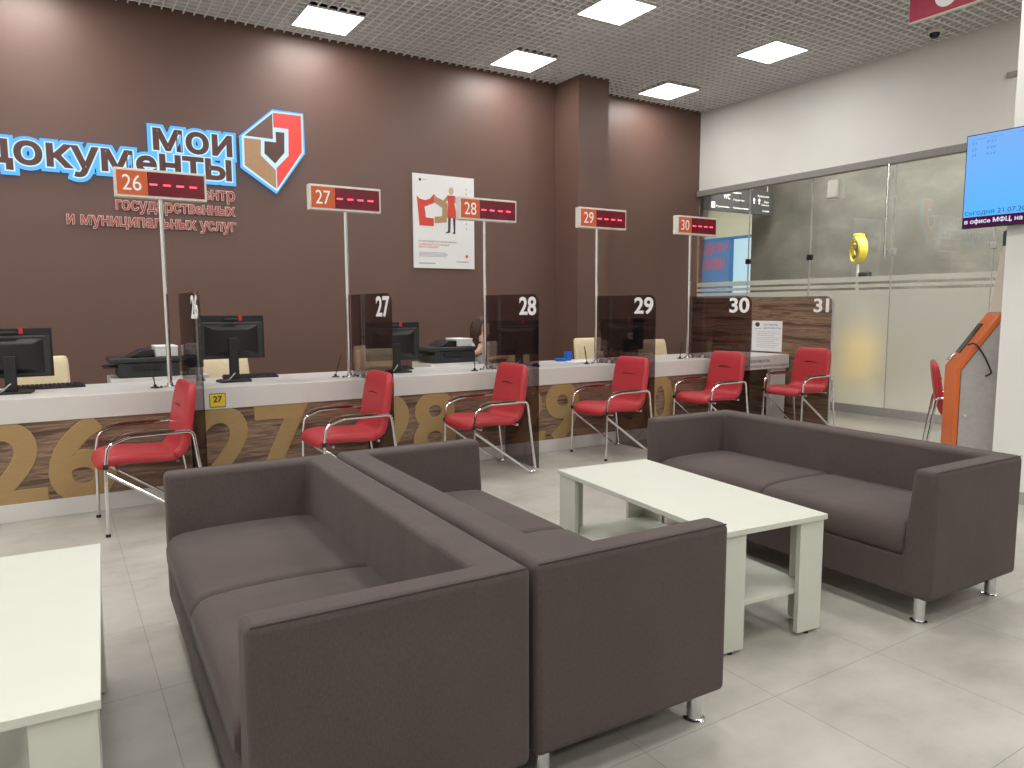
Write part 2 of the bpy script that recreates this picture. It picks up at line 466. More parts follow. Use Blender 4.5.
for x in xs:
    k = (x, 7.59)
    panel_light(x, 7.59, .59, vis.get(k, 'square ceiling light in the row along the brown wall'), PW)
vis2 = {4.88: 'square ceiling light at the top edge, nearer than the one by the column', 7.20: 'square ceiling light in the second row near the white wall'}
for x in xs:
    xx = {4.92: 4.88, 7.27: 7.20}.get(x, x)
    panel_light(xx, 5.84, .57, vis2.get(xx, 'square ceiling light of the second row over the counters'), PW)
for y in (4.07, 2.3, .53, -1.24, -3.0):
    for x in xs:
        if (x, y) == (7.27, 4.07): continue
        panel_light(x, y, .59, 'square ceiling light over the waiting area', PW)
for k, (x, y) in enumerate([(9.3, 7.4), (9.3, 5.6), (9.3, 3.8), (9.3, 2.0), (9.75, -.6), (12, 11), (12, 14)]):  # unseen lamps added to brighten the frosted film and the corridor behind it
    ld = bpy.data.lights.new('corridor_fill', 'AREA'); ld.shape = 'SQUARE'; ld.size = .6; ld.energy = 170 if y < 9 else 60; ld.color = (1, .97, .88)
    t = thing('ceiling_light', 'unseen square ceiling light added behind the glass wall', 'ceiling light', (x, y, 4.19), 0, 'added corridor lights')
    link('diffuser', bx(-.3, .3, -.3, .3, -.005, .01), M['lamp'], t)
    lo = bpy.data.objects.new('led_lamp', ld); C.objects.link(lo); lo.parent = t; lo.location = (0, 0, -.01)

# glass partition on the right
ys = [8.16, 7.19, 6.18, 5.06, 3.95, 2.85, 1.75, .65, -.45, -1.55, -2.65, -3.75, -4.95]
for i in range(len(ys)-1):
    struct('window_%d' % (i+1), bx(8.494, 8.506, ys[i+1]+.006, ys[i]-.006, .105, 3.0), M['clear_glass'])
for i, y in enumerate(ys[1:-1]):
    struct('trim_%d' % (i+2), bx(8.490, 8.510, y-.0055, y+.0055, .105, 3.0), M['joint'])
for i in range(len(ys)-1):
    bb = B()
    for z0, z1 in ((.105, 1.535), (1.565, 1.605), (1.635, 1.70)):
        box(bb, 8.487, 8.4895, ys[i+1]+.006, ys[i]-.006, z0, z1)
    o = link('frosted_film', bb, M['frost']); o['kind'] = 'structure'
for i, y in enumerate(ys[1:5]):
    o = link('glass_clamp', bx(8.475, 8.525, y-.035, y+.035, 1.94, 2.01), M['black'] if i < 2 else M['joint'], bevel=.004)
    tag(o, ['small black clamp on the glass joint beside the hanging sign', 'small black clamp on the glass joint left of the yellow disc',
            'small pale clamp on the glass joint right of the yellow disc', 'small clamp on the glass joint behind the television'][i], 'clamp', 'clamps on the glass wall joints')
# upright door pull on the glass
b = B(); tube(b, [(8.44, 5.12, 1.92), (8.44, 5.12, 3.0)], .014, 12); box(b, 8.44, 8.49, 5.11, 5.13, 2.0, 2.02); box(b, 8.44, 8.49, 5.11, 5.13, 2.8, 2.82)
tag(link('pull_bar', b, M['chrome'], smooth=True), 'tall slim chrome upright bar mounted on the glass wall', 'bar')

# ------------------------------------------------------------------ behind the glass
t = thing('vending_kiosk', 'yellow machine behind the frosted glass below the round disc', 'kiosk', (9.5, 6.06, 0))
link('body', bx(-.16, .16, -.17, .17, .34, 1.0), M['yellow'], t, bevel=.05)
link('plinth', bx(-.15, .15, -.16, .16, 0, .339), M['cream_wall'], t)
link('top_panel', bx(-.14, .14, -.15, .15, 1.001, 1.14), M['off_white'], t, bevel=.01)
b = B(); tube(b, [(-.0, .08, 1.14), (-.0, .08, 1.915)], .018, 12)
link('post', b, M['off_white'], t, smooth=True)
link('card_reader', bx(-.05, .05, -.10, .04, 1.66, 1.80), M['black'], t, bevel=.01)
t = thing('round_sign', 'yellow round disc sign with black mark on a post behind the glass', 'sign', (9.5, 6.14, 2.11))
nrm = Vector((-.80, .60, 0)).normalized(); rz = math.atan2(nrm.y, nrm.x)
mt = Matrix.Rotation(rz, 4, 'Z') @ Matrix.Rotation(R(90), 4, 'Y')
b = B(); lathe(b, [(.0, -.065), (.16, -.065), (.185, -.05), (.19, 0), (.185, .05), (.16, .065), (.15, .05), (0, .05)], seg=32)
for v in b.verts: v.co = mt @ v.co
link('disc', b, M['disc_yellow'], t, smooth=True)
b = B(); lathe(b, [(0, .051), (.125, .051), (.125, .054), (0, .054)], seg=28)
for v in b.verts: v.co = mt @ v.co
link('dark_face', b, M['print_dark'], t)
b = B(); pts = [mt @ Vector(p) for p in [(.09, -.04, .058), (-.03, -.04, .058), (-.085, -.01, .058), (-.075, .05, .058), (-.03, .05, .058), (.0, -.0, .058), (.08, .06, .058)]]
tube(b, pts, .014, 8, fil=.03); link('mark', b, M['disc_yellow'], t, smooth=True)
link('top_tab', bx(-.06, .06, -.05, .05,   .17, .215), M['disc_yellow'], t, bevel=.008)
# hanging direction sign
t = thing('hanging_sign', 'dark direction sign with white words and arrows behind the glass', 'sign', (9.9, 8.6, 0))
link('board', bx(-.90, -.02, -.03, .03, 2.90, 3.30), M['sign_dark'], t)
link('board', bx(0.0, .80, -.03, .03, 2.90, 3.30), M['sign_dark'], t)
for s in (-.8, .7): b = B(); tube(b, [(s, 0, 3.30), (s, 0, 4.2)], .008, 8); link('rod', b, M['joint'], t)
for i, (bd, u0, u1, v0, v1) in enumerate([('WC', -.42, -.26, 3.10, 3.18), ('Туалеты', -.60, -.28, 2.95, 2.985), ('Выдача', -.2, .0, 3.20, 3.235), ('Приём', -.18, .08, 3.08, 3.115),
        ('Консультации', -.18, .2, 2.95, 2.985), ('Киоски', .42, .70, 3.19, 3.225), ('Зал', .58, .7, 3.10, 3.135), ('Окна', .52, .7, 3.05, 3.08), ('2 этаж', .55, .72, 2.95, 2.98)]):
    text('sign_word', bd, u0, u1, v0, v1, -.031, M['white_num'], t)
for ax, az, ang in ((-.80, 3.2, 90), (.33, 3.12, 0), (.46, 3.12, 0)):
    b = B(); pp = [(0, .05), (.035, .01), (.012, .01), (.012, -.05), (-.012, -.05), (-.012, .01), (-.035, .01)]
    ca, sa = math.cos(R(ang)), math.sin(R(ang))
    prism(b, [(ax + x*ca - z*sa, -.031, az + x*sa + z*ca) for x, z in pp], (0, -.003, 0)); link('arrow', b, M['white_num'], t)
link('pictogram', bx(-.70, -.62, -.034, -.031, 2.94, 3.04), M['white_num'], t)
# lit shop front far behind
t = thing('shop_window', 'blue lit shop window with red lettering far behind the glass', 'shop window', (14.19, 0, 0))
link('pane', bx(-.03, 0, 12.55, 15.0, .3, 2.95), M['window_glow_deep'], t)
link('pane', bx(-.03, 0, 11.72, 12.43, .3, 2.95), M['window_glow_white'], t)
link('pane', bx(-.03, 0, 11.0, 11.62, .3, 2.95), M['window_glow_white'], t)
link('pane', bx(-.03, 0, 10.0, 10.9, .3, 2.95), M['window_glow'], t)
bb = B()
for y in (12.49, 11.67, 10.95): box(bb, -.07, 0, y-.05, y+.05, .2, 2.98)
box(bb, -.07, 0, 9.9, 15.1, 2.95, 3.02)
link('frame', bb, mat('blue window frame', (.05, .22, .55), .5), t)
text('shop_lettering', 'ЦЕНТР', 13.45, 12.62, 2.62, 2.88, -.04, M['shop_red'], t, '-x', off=.01)
text('shop_lettering', 'ОБУВИ', 13.40, 12.70, 2.25, 2.52, -.04, M['shop_red'], t, '-x', off=.01)
for y, z, c in ((13.3, 2.02, 'left'), (12.85, 2.06, 'middle'), (12.2, 2.03, 'right')):
    b = B(); lathe(b, [(.0, 0), (.05, 0), (.06, .02), (0, .04)], (13.9, y, z-.6), 14)
    tag(link('downlight', b, M['spot'], smooth=True), 'small warm lamp glowing in the distant shop, %s one' % c, 'lamp', 'warm lamps in the shop')
b = B(); box(b, 8.42, 8.485, 5.76, 5.92, 2.69, 2.92)
for v in b.verts: pass
tag(link('wall_speaker', b, M['off_white'], bevel=.02), 'small cream box with rounded corners high on the glass wall', 'speaker')
tag(link('exit_box', bx(8.46, 8.5, 3.80, 3.92, 3.67, 3.72), M['base_grey'], bevel=.004), 'small grey fixture high on the white wall near the pillar', 'fixture')

# dome camera
t = thing('dome_camera', 'small dark dome camera on the cell ceiling near the white wall', 'camera', (8.1, 4.48, 4.25))
b = B(); lathe(b, [(0, 0), (.075, 0), (.075, -.03), (.06, -.04), (0, -.04)]); link('housing', b, M['off_white'], t, smooth=True)
b = B(); lathe(b, [(.052, -.04), (.05, -.06), (.035, -.085), (0, -.095)]); link('dome', b, M['screen_off'], t, smooth=True)

# red hanging sign
t = thing('hanging_sign', 'crimson sign with a white arrow disc hanging at the top right', 'sign', (6.5, 0, 0))
link('board', bx(-.02, .02, 2.1, 3.81, 3.79, 4.12), M['sign_red'], t)
link('edge_strip', bx(-.023, .023, 2.1, 3.813, 3.782, 3.79), M['off_white'], t)
for y in (3.55, 2.3): b = B(); tube(b, [(0, y, 4.12), (0, y, 4.3)], .006, 8); link('rod', b, M['joint'], t)
b = B(); pts = [(math.cos(2*PI*i/28)*.095, math.sin(2*PI*i/28)*.095) for i in range(28)]
prism(b, [(-.021, 3.50+a, 3.925+c) for a, c in pts], (-.003, 0, 0)); link('disc', b, M['white_num'], t)
b = B(); prism(b, [(-.0245, 3.50+a, 3.925+c) for a, c in [(-.012, .05), (.012, .05), (.012, -.005), (.04, .022), (.04, -.01), (0, -.05), (-.04, -.01), (-.04, .022), (-.012, -.005)]], (-.003, 0, 0)); link('arrow', b, M['sign_red'], t)
text('sign_word', 'ВЫХОД', 3.30, 2.35, 3.87, 4.0, -.021, M['white_num'], t, '-x', off=.015)

# ------------------------------------------------------------------ television on the pillar
t = thing('television', 'wall mounted queue television with a blue picture on the pillar', 'television', (5.42, 0, 0))
ty0, ty1, tz0, tz1 = 1.62, 2.735, 1.875, 2.505
link('casing', bx(-.0, .045, ty0, ty1, tz0, tz1), M['black'], t, bevel=.004)
link('screen', bx(-.003, 0, ty0+.008, ty1-.008, tz0+.075, tz1-.008), M['tv'], t)
link('ticker_bar', bx(-.003, 0, ty0+.008, ty1-.008, tz0+.012, tz0+.075), M['tv_bar'], t)
text('ticker_text', 'в офисе МФЦ, на улице', 2.715, 2.215, tz0+.030, tz0+.052, -.004, M['tv_white'], t, '-x', off=.02, base='н', th=.001)
text('date_text', 'сегодня 21.07.2023', 2.715, 2.29, tz0+.088, tz0+.112, -.004, M['tv_text'], t, '-x', base='н', th=.001)
for i, z in enumerate((2.435, 2.395, 2.355)):
    text('queue_row', ['21', '22', '24'][i], 2.695, 2.665, z, z+.018, -.004, M['tv_faint'], t, '-x', th=.001)
    text('queue_row', ['К21', 'К24', 'К14'][i], 2.60, 2.545, z, z+.018, -.004, M['tv_faint'], t, '-x', th=.001)
text('queue_row', 'Номер   Окно', 2.70, 2.50, 2.465, 2.476, -.004, M['tv_faint'], t, '-x', th=.001)
text('queue_row', 'Номер   Окно', 2.40, 2.20, 2.465, 2.476, -.004, M['tv_faint'], t, '-x', th=.001)
link('wall_bracket', bx(.045, .085, 2.05, 2.40, 2.05, 2.35), M['black'], t)

# ------------------------------------------------------------------ information kiosk beside the pillar
t = thing('information_kiosk', 'orange fronted grey self-service kiosk beside the white pillar', 'kiosk', (5.868, 2.68, 0), 0)
# local frame: +x is the way the kiosk faces
t.rotation_euler = (0, 0, math.atan2(.8, -.6))
prof = [(.24, 0), (.24, .875), (.0, 1.255), (-.06, 1.255), (-.06, 0)]
b = B(); prism(b, [(x-.004, -.19, z) for x, z in prof], (0, .38, 0)); link('body', b, M['kiosk_grey'], t, bevel=.004)
b = B()
def strip(pa, pb, th=.03):
    pa = Vector((pa[0], 0, pa[1])); pb = Vector((pb[0], 0, pb[1])); d = (pb-pa).normalized(); nn = Vector((d.z, 0, -d.x))*th
    return [(pa.x, pa.z), (pb.x, pb.z), (pb.x+nn.x, pb.z+nn.z), (pa.x+nn.x, pa.z+nn.z)]
outl = [(.24, 0), (.24, .875), (.0, 1.255), (-.06, 1.255), (-.06, 1.29), (.018, 1.29), (.275, .885), (.275, 0)]
prism(b, [(x, -.2, z) for x, z in outl], (0, .40, 0)); link('front_shell', b, M['kiosk_orange'], t, bevel=.004)
b = B(); mt = Matrix.Translation((.1465, 0, 1.0875)) @ Matrix.Rotation(R(-32.4), 4, 'Y')
box(b, .001, .006, -.17, -.03, -.12, .14, mtx=mt); link('touch_screen', b, M['screen_off'], t)
b = B(); box(b, .001, .022, -.17, -.10, -.20, -.14, mtx=Matrix.Translation((.1465, 0, 1.0875)) @ Matrix.Rotation(R(-32.4), 4, 'Y')); link('card_slot', b, M['chrome_soft'], t, bevel=.005)
b = B(); tube(b, [(.20, .17, 1.06), (.17, .235, 1.08), (.10, .225, .98), (.05, .215, .86), (.09, .215, .84)], .006, 8, fil=.06)
link('cable', b, M['rubber'], t, smooth=True)
b = B(); prism(b, [(.012, -.17, 1.291), (-.045, -.17, 1.78), (-.06, -.17, 1.78), (-.06, -.17, 1.291)], (0, .34, 0)); link('header_panel', b, M['kiosk_cream'], t, bevel=.004)
link('header_cap', bx(-.062, -.048, -.172, .172, 1.781, 1.89), M['sign_dark'], t)
b = B(); tube(b, [(.20, .20, .55), (.20, .225, .55)], .008, 8); link('screw_cap', b, M['off_white'], t)

# ------------------------------------------------------------------ counters
XD = [.79, 2.09, 3.38, 4.67, 5.97, 7.28]
wt = thing('counter_worktop', 'long continuous white worktop with deep fascia over the counters', 'worktop', (0, 0, 0))
link('worktop', bx(-1.81, 7.27, 5.5362, 6.32, .745, .78), M['desk_white'], wt, bevel=.003)
link('support_rail', bx(-1.81, 7.27, 5.56, 5.95, .627, .744), M['desk_white'], wt)
link('fascia', bx(-1.81, 7.27, 5.510, 5.536, .627, .7802), M['desk_white'], wt, bevel=.002)
text('fascia_lettering', 'ДОКУМЕНТЫ', 6.58, 6.92, .70, .738, 5.509, M['print_dark'], wt, th=.001)
text('fascia_lettering', 'ПОСЛЕ ПЕРВОЙ КОНСУЛЬТАЦИИ', 6.38, 7.25, .645, .683, 5.509, M['print_dark'], wt, th=.001)
names = ['25', '26', '27', '28', '29', '30']
edges = [(-1.80, -.52), (-.51, .78)] + [(XD[i]+.012, XD[i+1]-.012) for i in range(4)]
for nm, (a, c) in zip(names, edges):
    lab = 'walnut front counter unit with large gold number %s' % nm if nm != '25' else 'plain walnut counter unit at the far left end'
    t = thing('service_counter', lab, 'counter', ((a+c)/2, 5.52, 0), 0, 'walnut service counters')
    w = (c-a)/2
    link('front_panel', bx(-w, w, .0, .02, .115, .626), M['walnut_x'], t)
    link('kick_plate', bx(-w, w, -.012, .02, 0, .113), M['desk_white'], t, bevel=.002)
    for s in (-1, 1): link('side_panel', bx(min(s*w, s*(w-.02)), max(s*w, s*(w-.02)), .021, .44, 0, .626), M['desk_white'], t)
    link('under_shelf', bx(-w+.021, w-.021, .12, .42, .55, .57), M['desk_white'], t)
    if nm != '25':
        cx = (a+c)/2
        if nm == '26': u0, u1 = -.46, .28
        else: u0, u1 = a+.04, a+.04+.74
        if nm == '29': u0, u1 = a+.0+.05, 4.177
        if nm == '30': u0, u1 = 4.73, 5.41
        if nm == '28': u0, u1 = 2.12, 2.853
        text('counter_number', nm, u0-cx, u1-cx, .10 if nm != '30' else .13, .618, -.0008, M['gold'], t, th=.004, off=.035)
# the last desk is open with a slab leg
t = thing('desk_leg_panel', 'white slab leg under the right end of the white worktop', 'table leg', (7.12, 5.56, 0))
link('slab', bx(-.13, .13, -.02, .03, .02, .626), M['desk_white'], t, bevel=.002)
link('foot_plate', bx(-.15, .15, -.03, .3, 0, .02), M['desk_white'], t)
# walnut partition with 31
t = thing('walnut_partition', 'tall walnut partition with white number 31 beside the glass wall', 'partition', (7.285, 0, 0))
b = B(); pp = [(4.99, 0), (4.99, 1.36)] + [(5.07-.08*math.cos(R(a)), 1.37+.08*math.sin(R(a))) for a in (10, 30, 50, 70, 90)] + [(7.08, 1.45), (7.08, 0)]
prism(b, [(0, y, z) for y, z in pp], (.03, 0, 0)); link('panel', b, M['walnut_y'], t)
b = B(); box(b, -.001, .031, 7.081, 7.10, 0, 1.452); link('edge_strip', b, M['joint'], t)
b = B(); prism(b, [(-.0005, y, z) for y, z in [(4.986, 0), (4.986, 1.36)] + [(5.07-.084*math.cos(R(a)), 1.37+.084*math.sin(R(a))) for a in (10, 30, 50, 70, 90)] + [(5.12, 1.454), (5.12, 1.449)] + [(5.07-.079*math.cos(R(a)), 1.37+.079*math.sin(R(a))) for a in (90, 70, 50, 30, 10)] + [(4.991, 1.36), (4.991, 0)]], (.031, 0, 0))
link('edge_strip', b, M['joint'], t)
text('panel_number', '31', 5.215, 5.035, 1.275, 1.42, -.0005, M['white_num'], t, '-x', off=.022, spacing=.86)
# sheet taped to the partition
t = thing('notice_sheet', 'white printed notice taped to the walnut partition', 'notice', (7.283, 0, 0))
link('sheet', bx(-.002, 0, 5.63, 6.07, .80, 1.165), M['paper'], t)
text('heading', 'ГОТОВИМ', 5.90, 5.70, 1.105, 1.13, -.002, M['print_blue'], t, '-x', th=.0006)
text('heading', 'ДОКУМЕНТЫ', 5.90, 5.65, 1.065, 1.09, -.002, M['print_blue'], t, '-x', th=.0006)
b = B()
for i in range(9):
    z = 1.035-.023*i; box(b, -.0028, -.0021, 5.66+.03*random.random()+(.06 if i % 3 == 2 else 0), 6.00, z-.003, z+.001)
o = link('printed_lines', b, M['print_grey'], t); o['kind'] = 'stuff'
b = B()
prism(b, [(-.0022, 5.99+.035*math.cos(2*PI*i/12), 1.12+.028*math.sin(2*PI*i/12)) for i in range(12)], (-.0006, 0, 0)); box(b, -.0028, -.0022, 5.93, 6.03, 1.07, 1.073)
link('emblem', b, M['print_dark'], t)

# smoked dividers
def divider(x, num, label):
    t = thing('acrylic_divider', label, 'divider', (x, 0, 0), 0, 'smoked acrylic dividers between the counters')
    pp = [(4.99, .0), (4.99, 1.37)] + [(5.07-.08*math.cos(R(a)), 1.37+.08*math.sin(R(a))) for a in (12, 30, 50, 70, 90)] + [(5.83, 1.45), (5.83, .783), (5.503, .783), (5.503, 0)]
    b = B(); prism(b, [(-.005, y, z) for y, z in pp], (.010, 0, 0)); link('panel', b, M['divider_glass'], t)
    text('panel_number', num, 5.265, 5.02, 1.28, 1.425, -.0055, M['white_num'], t, '-x', off=.022)
    link('bracket', bx(-.02, .02, 5.60, 5.64, .781, .815), M['chrome_soft'], t, bevel=.003)
    link('bracket', bx(-.02, .02, 5.78, 5.82, .781, .815), M['chrome_soft'], t, bevel=.003)
    return t
for x, nm in zip(XD[:5], ['26', '27', '28', '29', '30']):
    divider(x, nm, 'smoked dark acrylic divider with white number %s' % nm)

# yellow stickers
for x, nm in ((.965, '27'), (2.26, '28'), (3.555, '29')):
    t = thing('number_sticker', 'small yellow square sticker reading %s on the white fascia' % nm, 'sticker', (x, 5.509, .69), 0, 'yellow number stickers')
    link('patch', bx(-.055, .055, -.0015, 0, -.05, .05), M['sticker_yellow'], t)
    bb = B()
    box(bb, -.055, .055, -.0022, -.0015, -.05, -.045); box(bb, -.055, .055, -.0022, -.0015, .045, .05); box(bb, -.055, -.051, -.0022, -.0015, -.045, .045); box(bb, .051, .055, -.0022, -.0015, -.045, .045)
    link('border', bb, M['print_dark'], t)
    text('digits', nm, -.028, .028, -.012, .03, -.0016, M['print_dark'], t, th=.0008, off=.03)

# ------------------------------------------------------------------ queue displays on chrome poles
for x, nm in ((.70, '26'), (2.03, '27'), (3.34, '28'), (4.645, '29'), (5.94, '30')):
    cxp = {'26': .69, '27': 2.03, '28': 3.31, '29': 4.585, '30': 5.86}[nm]
    t = thing('queue_display', 'red led queue display with orange %s on a chrome pole' % nm, 'display', (cxp, 5.75, .781), 0, 'queue displays on poles')
    d = x - cxp
    z0, z1 = 2.105-.781, 2.30-.781
    b = B(); tube(b, [(0, 0, .012), (0, 0, z0)], .0165, 14); link('pole', b, M['chrome'], t, smooth=True)
    b = B(); lathe(b, [(0, 0), (.045, 0), (.045, .006), (.022, .012), (.02, .03), (0, .03)]); link('pole_base', b, M['chrome_soft'], t, smooth=True)
    for q in range(2):
        b = B(); lathe(b, [(0, 0), (.009, 0), (.009, .012), (0, .014)], (-.06+.12*q, -.02, 0), 10); link('screw', b, M['dkgrey'], t, smooth=True)
    link('housing', bx(d-.293, d+.293, -.03, .04, z0, z1), M['off_white'], t, bevel=.004)
    link('number_plate', bx(d-.278, d-.092, -.034, -.0305, z0+.017, z1-.017), M['orange_film'], t)
    text('plate_number', nm, d-.245, d-.128, z0+.045, z1-.045, -.0345, M['white_num'], t, th=.001, off=.0)
    link('led_window', bx(d-.090, d+.278, -.034, -.0305, z0+.017, z1-.017), M['led_panel'], t)
    for q in range(4):
        xx = d-.052+.085*q
        link('led_dash', bx(xx-.024, xx+.024, -.037, -.0345, z0+.088, z0+.099), M['led_red'], t)

# ------------------------------------------------------------------ poster
t = thing('wall_poster', 'white poster with red and tan shape and a figure on the brown wall', 'poster', (0, 8.165, 0))
link('board', bx(3.715, 4.545, -.02, 0, 1.815, 2.93), M['paper'], t, bevel=.002)
poly('red_shape', [(3.764, 2.67), (3.80, 2.635), (3.875, 2.622), (3.94, 2.645), (3.99, 2.704), (3.999, 2.60), (3.864, 2.545), (3.881, 2.418), (3.986, 2.412), (3.984, 2.319), (3.794, 2.32)], -.021, .001, M['print_red'], t)
poly('tan_shape', [(3.992, 2.704), (4.03, 2.665), (4.095, 2.644), (4.173, 2.60), (4.159, 2.375), (3.994, 2.357), (3.996, 2.432), (4.096, 2.445), (4.103, 2.543), (4.002, 2.60)], -.0213, .001, M['print_tan'], t)
# plain printed figure in a red tunic
fx = 4.225
poly('figure_tunic', [(fx-.05, 2.70), (fx+.05, 2.70), (fx+.045, 2.60), (fx+.075, 2.43), (fx-.06, 2.43), (fx-.045, 2.60)], -.0226, .001, M['print_red'], t)
poly('figure_head', [(fx+.035*math.cos(2*PI*i/14), 2.755+.045*math.sin(2*PI*i/14)) for i in range(14)], -.0226, .001, mat('printed skin', (.62, .42, .28), .7), t)
poly('figure_arm', [(fx-.05, 2.70), (fx-.12, 2.62), (fx-.10, 2.60), (fx-.04, 2.65)], -.0226, .001, M['print_tan'], t)
poly('figure_arm', [(fx+.05, 2.70), (fx+.14, 2.63), (fx+.12, 2.56), (fx+.04, 2.63)], -.0226, .001, M['print_grey'], t)
poly('figure_leg', [(fx-.045, 2.43), (fx-.01, 2.43), (fx-.02, 2.25), (fx-.09, 2.24), (fx-.05, 2.27)], -.0226, .001, M['print_dark'], t)
poly('figure_leg', [(fx+.02, 2.43), (fx+.055, 2.43), (fx+.05, 2.24), (fx+.01, 2.24), (fx+.03, 2.27)], -.0226, .001, M['print_dark'], t)
text('headline', 'ОТКРЫВАЙТЕ СВОЁ ДЕЛО', 3.78, 4.29, 2.125, 2.150, -.0205, M['print_dark'], t, th=.001)
text('headline', 'СОВЕРШАЙТЕ ГЛАВНЫЕ', 3.78, 4.19, 2.09, 2.115, -.0205, M['print_red'], t, th=.001)
text('headline', 'ДОСТИЖЕНИЯ', 3.78, 4.04, 2.055, 2.080, -.0205, M['print_red'], t, th=.001)
b = B()
for z in (2.0, 1.985, 1.97, 1.955): box(b, 3.78, 4.17-.05*random.random(), -.0215, -.0205, z, z+.005)
box(b, 3.84, 3.90, -.0215, -.0205, 2.86, 2.866); box(b, 3.78, 4.0, -.0215, -.0205, 1.868, 1.88)
for z in (2.78, 2.72, 2.66, 2.36, 2.30): box(b, 4.425, 4.44, -.0215, -.0205, z, z+.018)
o = link('fine_print', b, M['print_grey'], t); o['kind'] = 'stuff'
poly('small_emblem', [(4.42, 1.985), (4.445, 1.99), (4.455, 1.965), (4.43, 1.945), (4.415, 1.96)], -.0205, .001, M['print_red'], t)
text('small_caption', 'мои документы', 4.29, 4.46, 1.895, 1.908, -.0205, M['print_dark'], t, th=.001, base='н')
link('corner_mark', bx(3.795, 3.825, -.0215, -.0205, 2.845, 2.875), M['print_dark'], t)

# ------------------------------------------------------------------ logo sign on the brown wall
t = thing('lit_wall_lettering', 'back-lit brown and blue words мои документы on the brown wall', 'sign', (0, 8.165, 0))
def haloed(body, u0, u1, v0, v1, base):
    text('letter_halo', body, u0, u1, v0, v1, -.006, M['halo'], t, th=.030, off=.135, base=base)
    text('letter_edge', body, u0, u1, v0, v1, -.042, M['halo_white'], t, th=.008, off=.058, base=base)
    text('letter_face', body, u0, u1, v0, v1, -.049, M['logo_face'], t, th=.008, off=.026, base=base)
haloed('мои', .945, 1.665, 2.90, 3.095, 'и')
haloed('документы', -.46, 1.65, 2.655, 2.85, 'н')
t = thing('lit_wall_emblem', 'lit hexagonal emblem in red tan and brown right of the words', 'sign', (0, 8.165, 0))
outer = [(2.095, 3.405), (2.409, 3.410), (2.406, 3.009), (2.116, 2.588), (1.779, 2.817), (1.782, 3.118)]
cen = Vector((2.09, 3.04))
def grow(pts, d): return [tuple(Vector(p) + (Vector(p)-cen).normalized()*d) for p in pts]
hole = [(2.105, 3.226), (2.236, 3.229), (2.227, 2.974), (2.1, 2.838), (1.974, 2.948), (1.981, 3.116), (2.105, 3.116)]
poly('halo_plate', grow(outer, .025), -.01, .045, M['halo'], t)
poly('edge_plate', grow(outer, .008), -.0555, .004, M['halo_white'], t)
poly('red_half', [(2.100, 3.392), (2.395, 3.397), (2.393, 3.014), (2.119, 2.612), (2.119, 2.826), (2.25, 2.964), (2.258, 3.245), (2.100, 3.245)], -.060, .008, M['logo_red'], t)
poly('tan_quarter', [(1.795, 3.10), (1.965, 3.10), (1.958, 2.94), (2.108, 2.80), (2.108, 2.607), (1.792, 2.824)], -.060, .008, M['logo_tan'], t)
poly('brown_fold', [(2.090, 3.382), (1.800, 3.125), (2.090, 3.122)], -.060, .008, M['logo_brown'], t)
poly('inner_face', [(2.122, 3.20), (2.212, 3.20), (2.205, 2.99), (2.105, 2.87), (1.998, 2.965), (2.003, 3.09), (2.122, 3.09)], -.060, .006, M['logo_face'], t)
t = thing('wall_subtitle', 'three lines of small red lettering below the lit words', 'sign', (0, 8.165, 0))
for body, u0, u1, v0, v1 in (('центр', 1.30, 1.685, 2.455, 2.545), ('государственных', .585, 1.68, 2.30, 2.385), ('и муниципальных услуг', .170, 1.685, 2.14, 2.225)):
    text('letter_body', body, u0, u1, v0, v1, -.002, M['text_edge'], t, th=.018, off=.04, base='н')
    text('letter_face', body, u0, u1, v0, v1, -.021, M['text_red'], t, th=.003, off=.004, base='н')

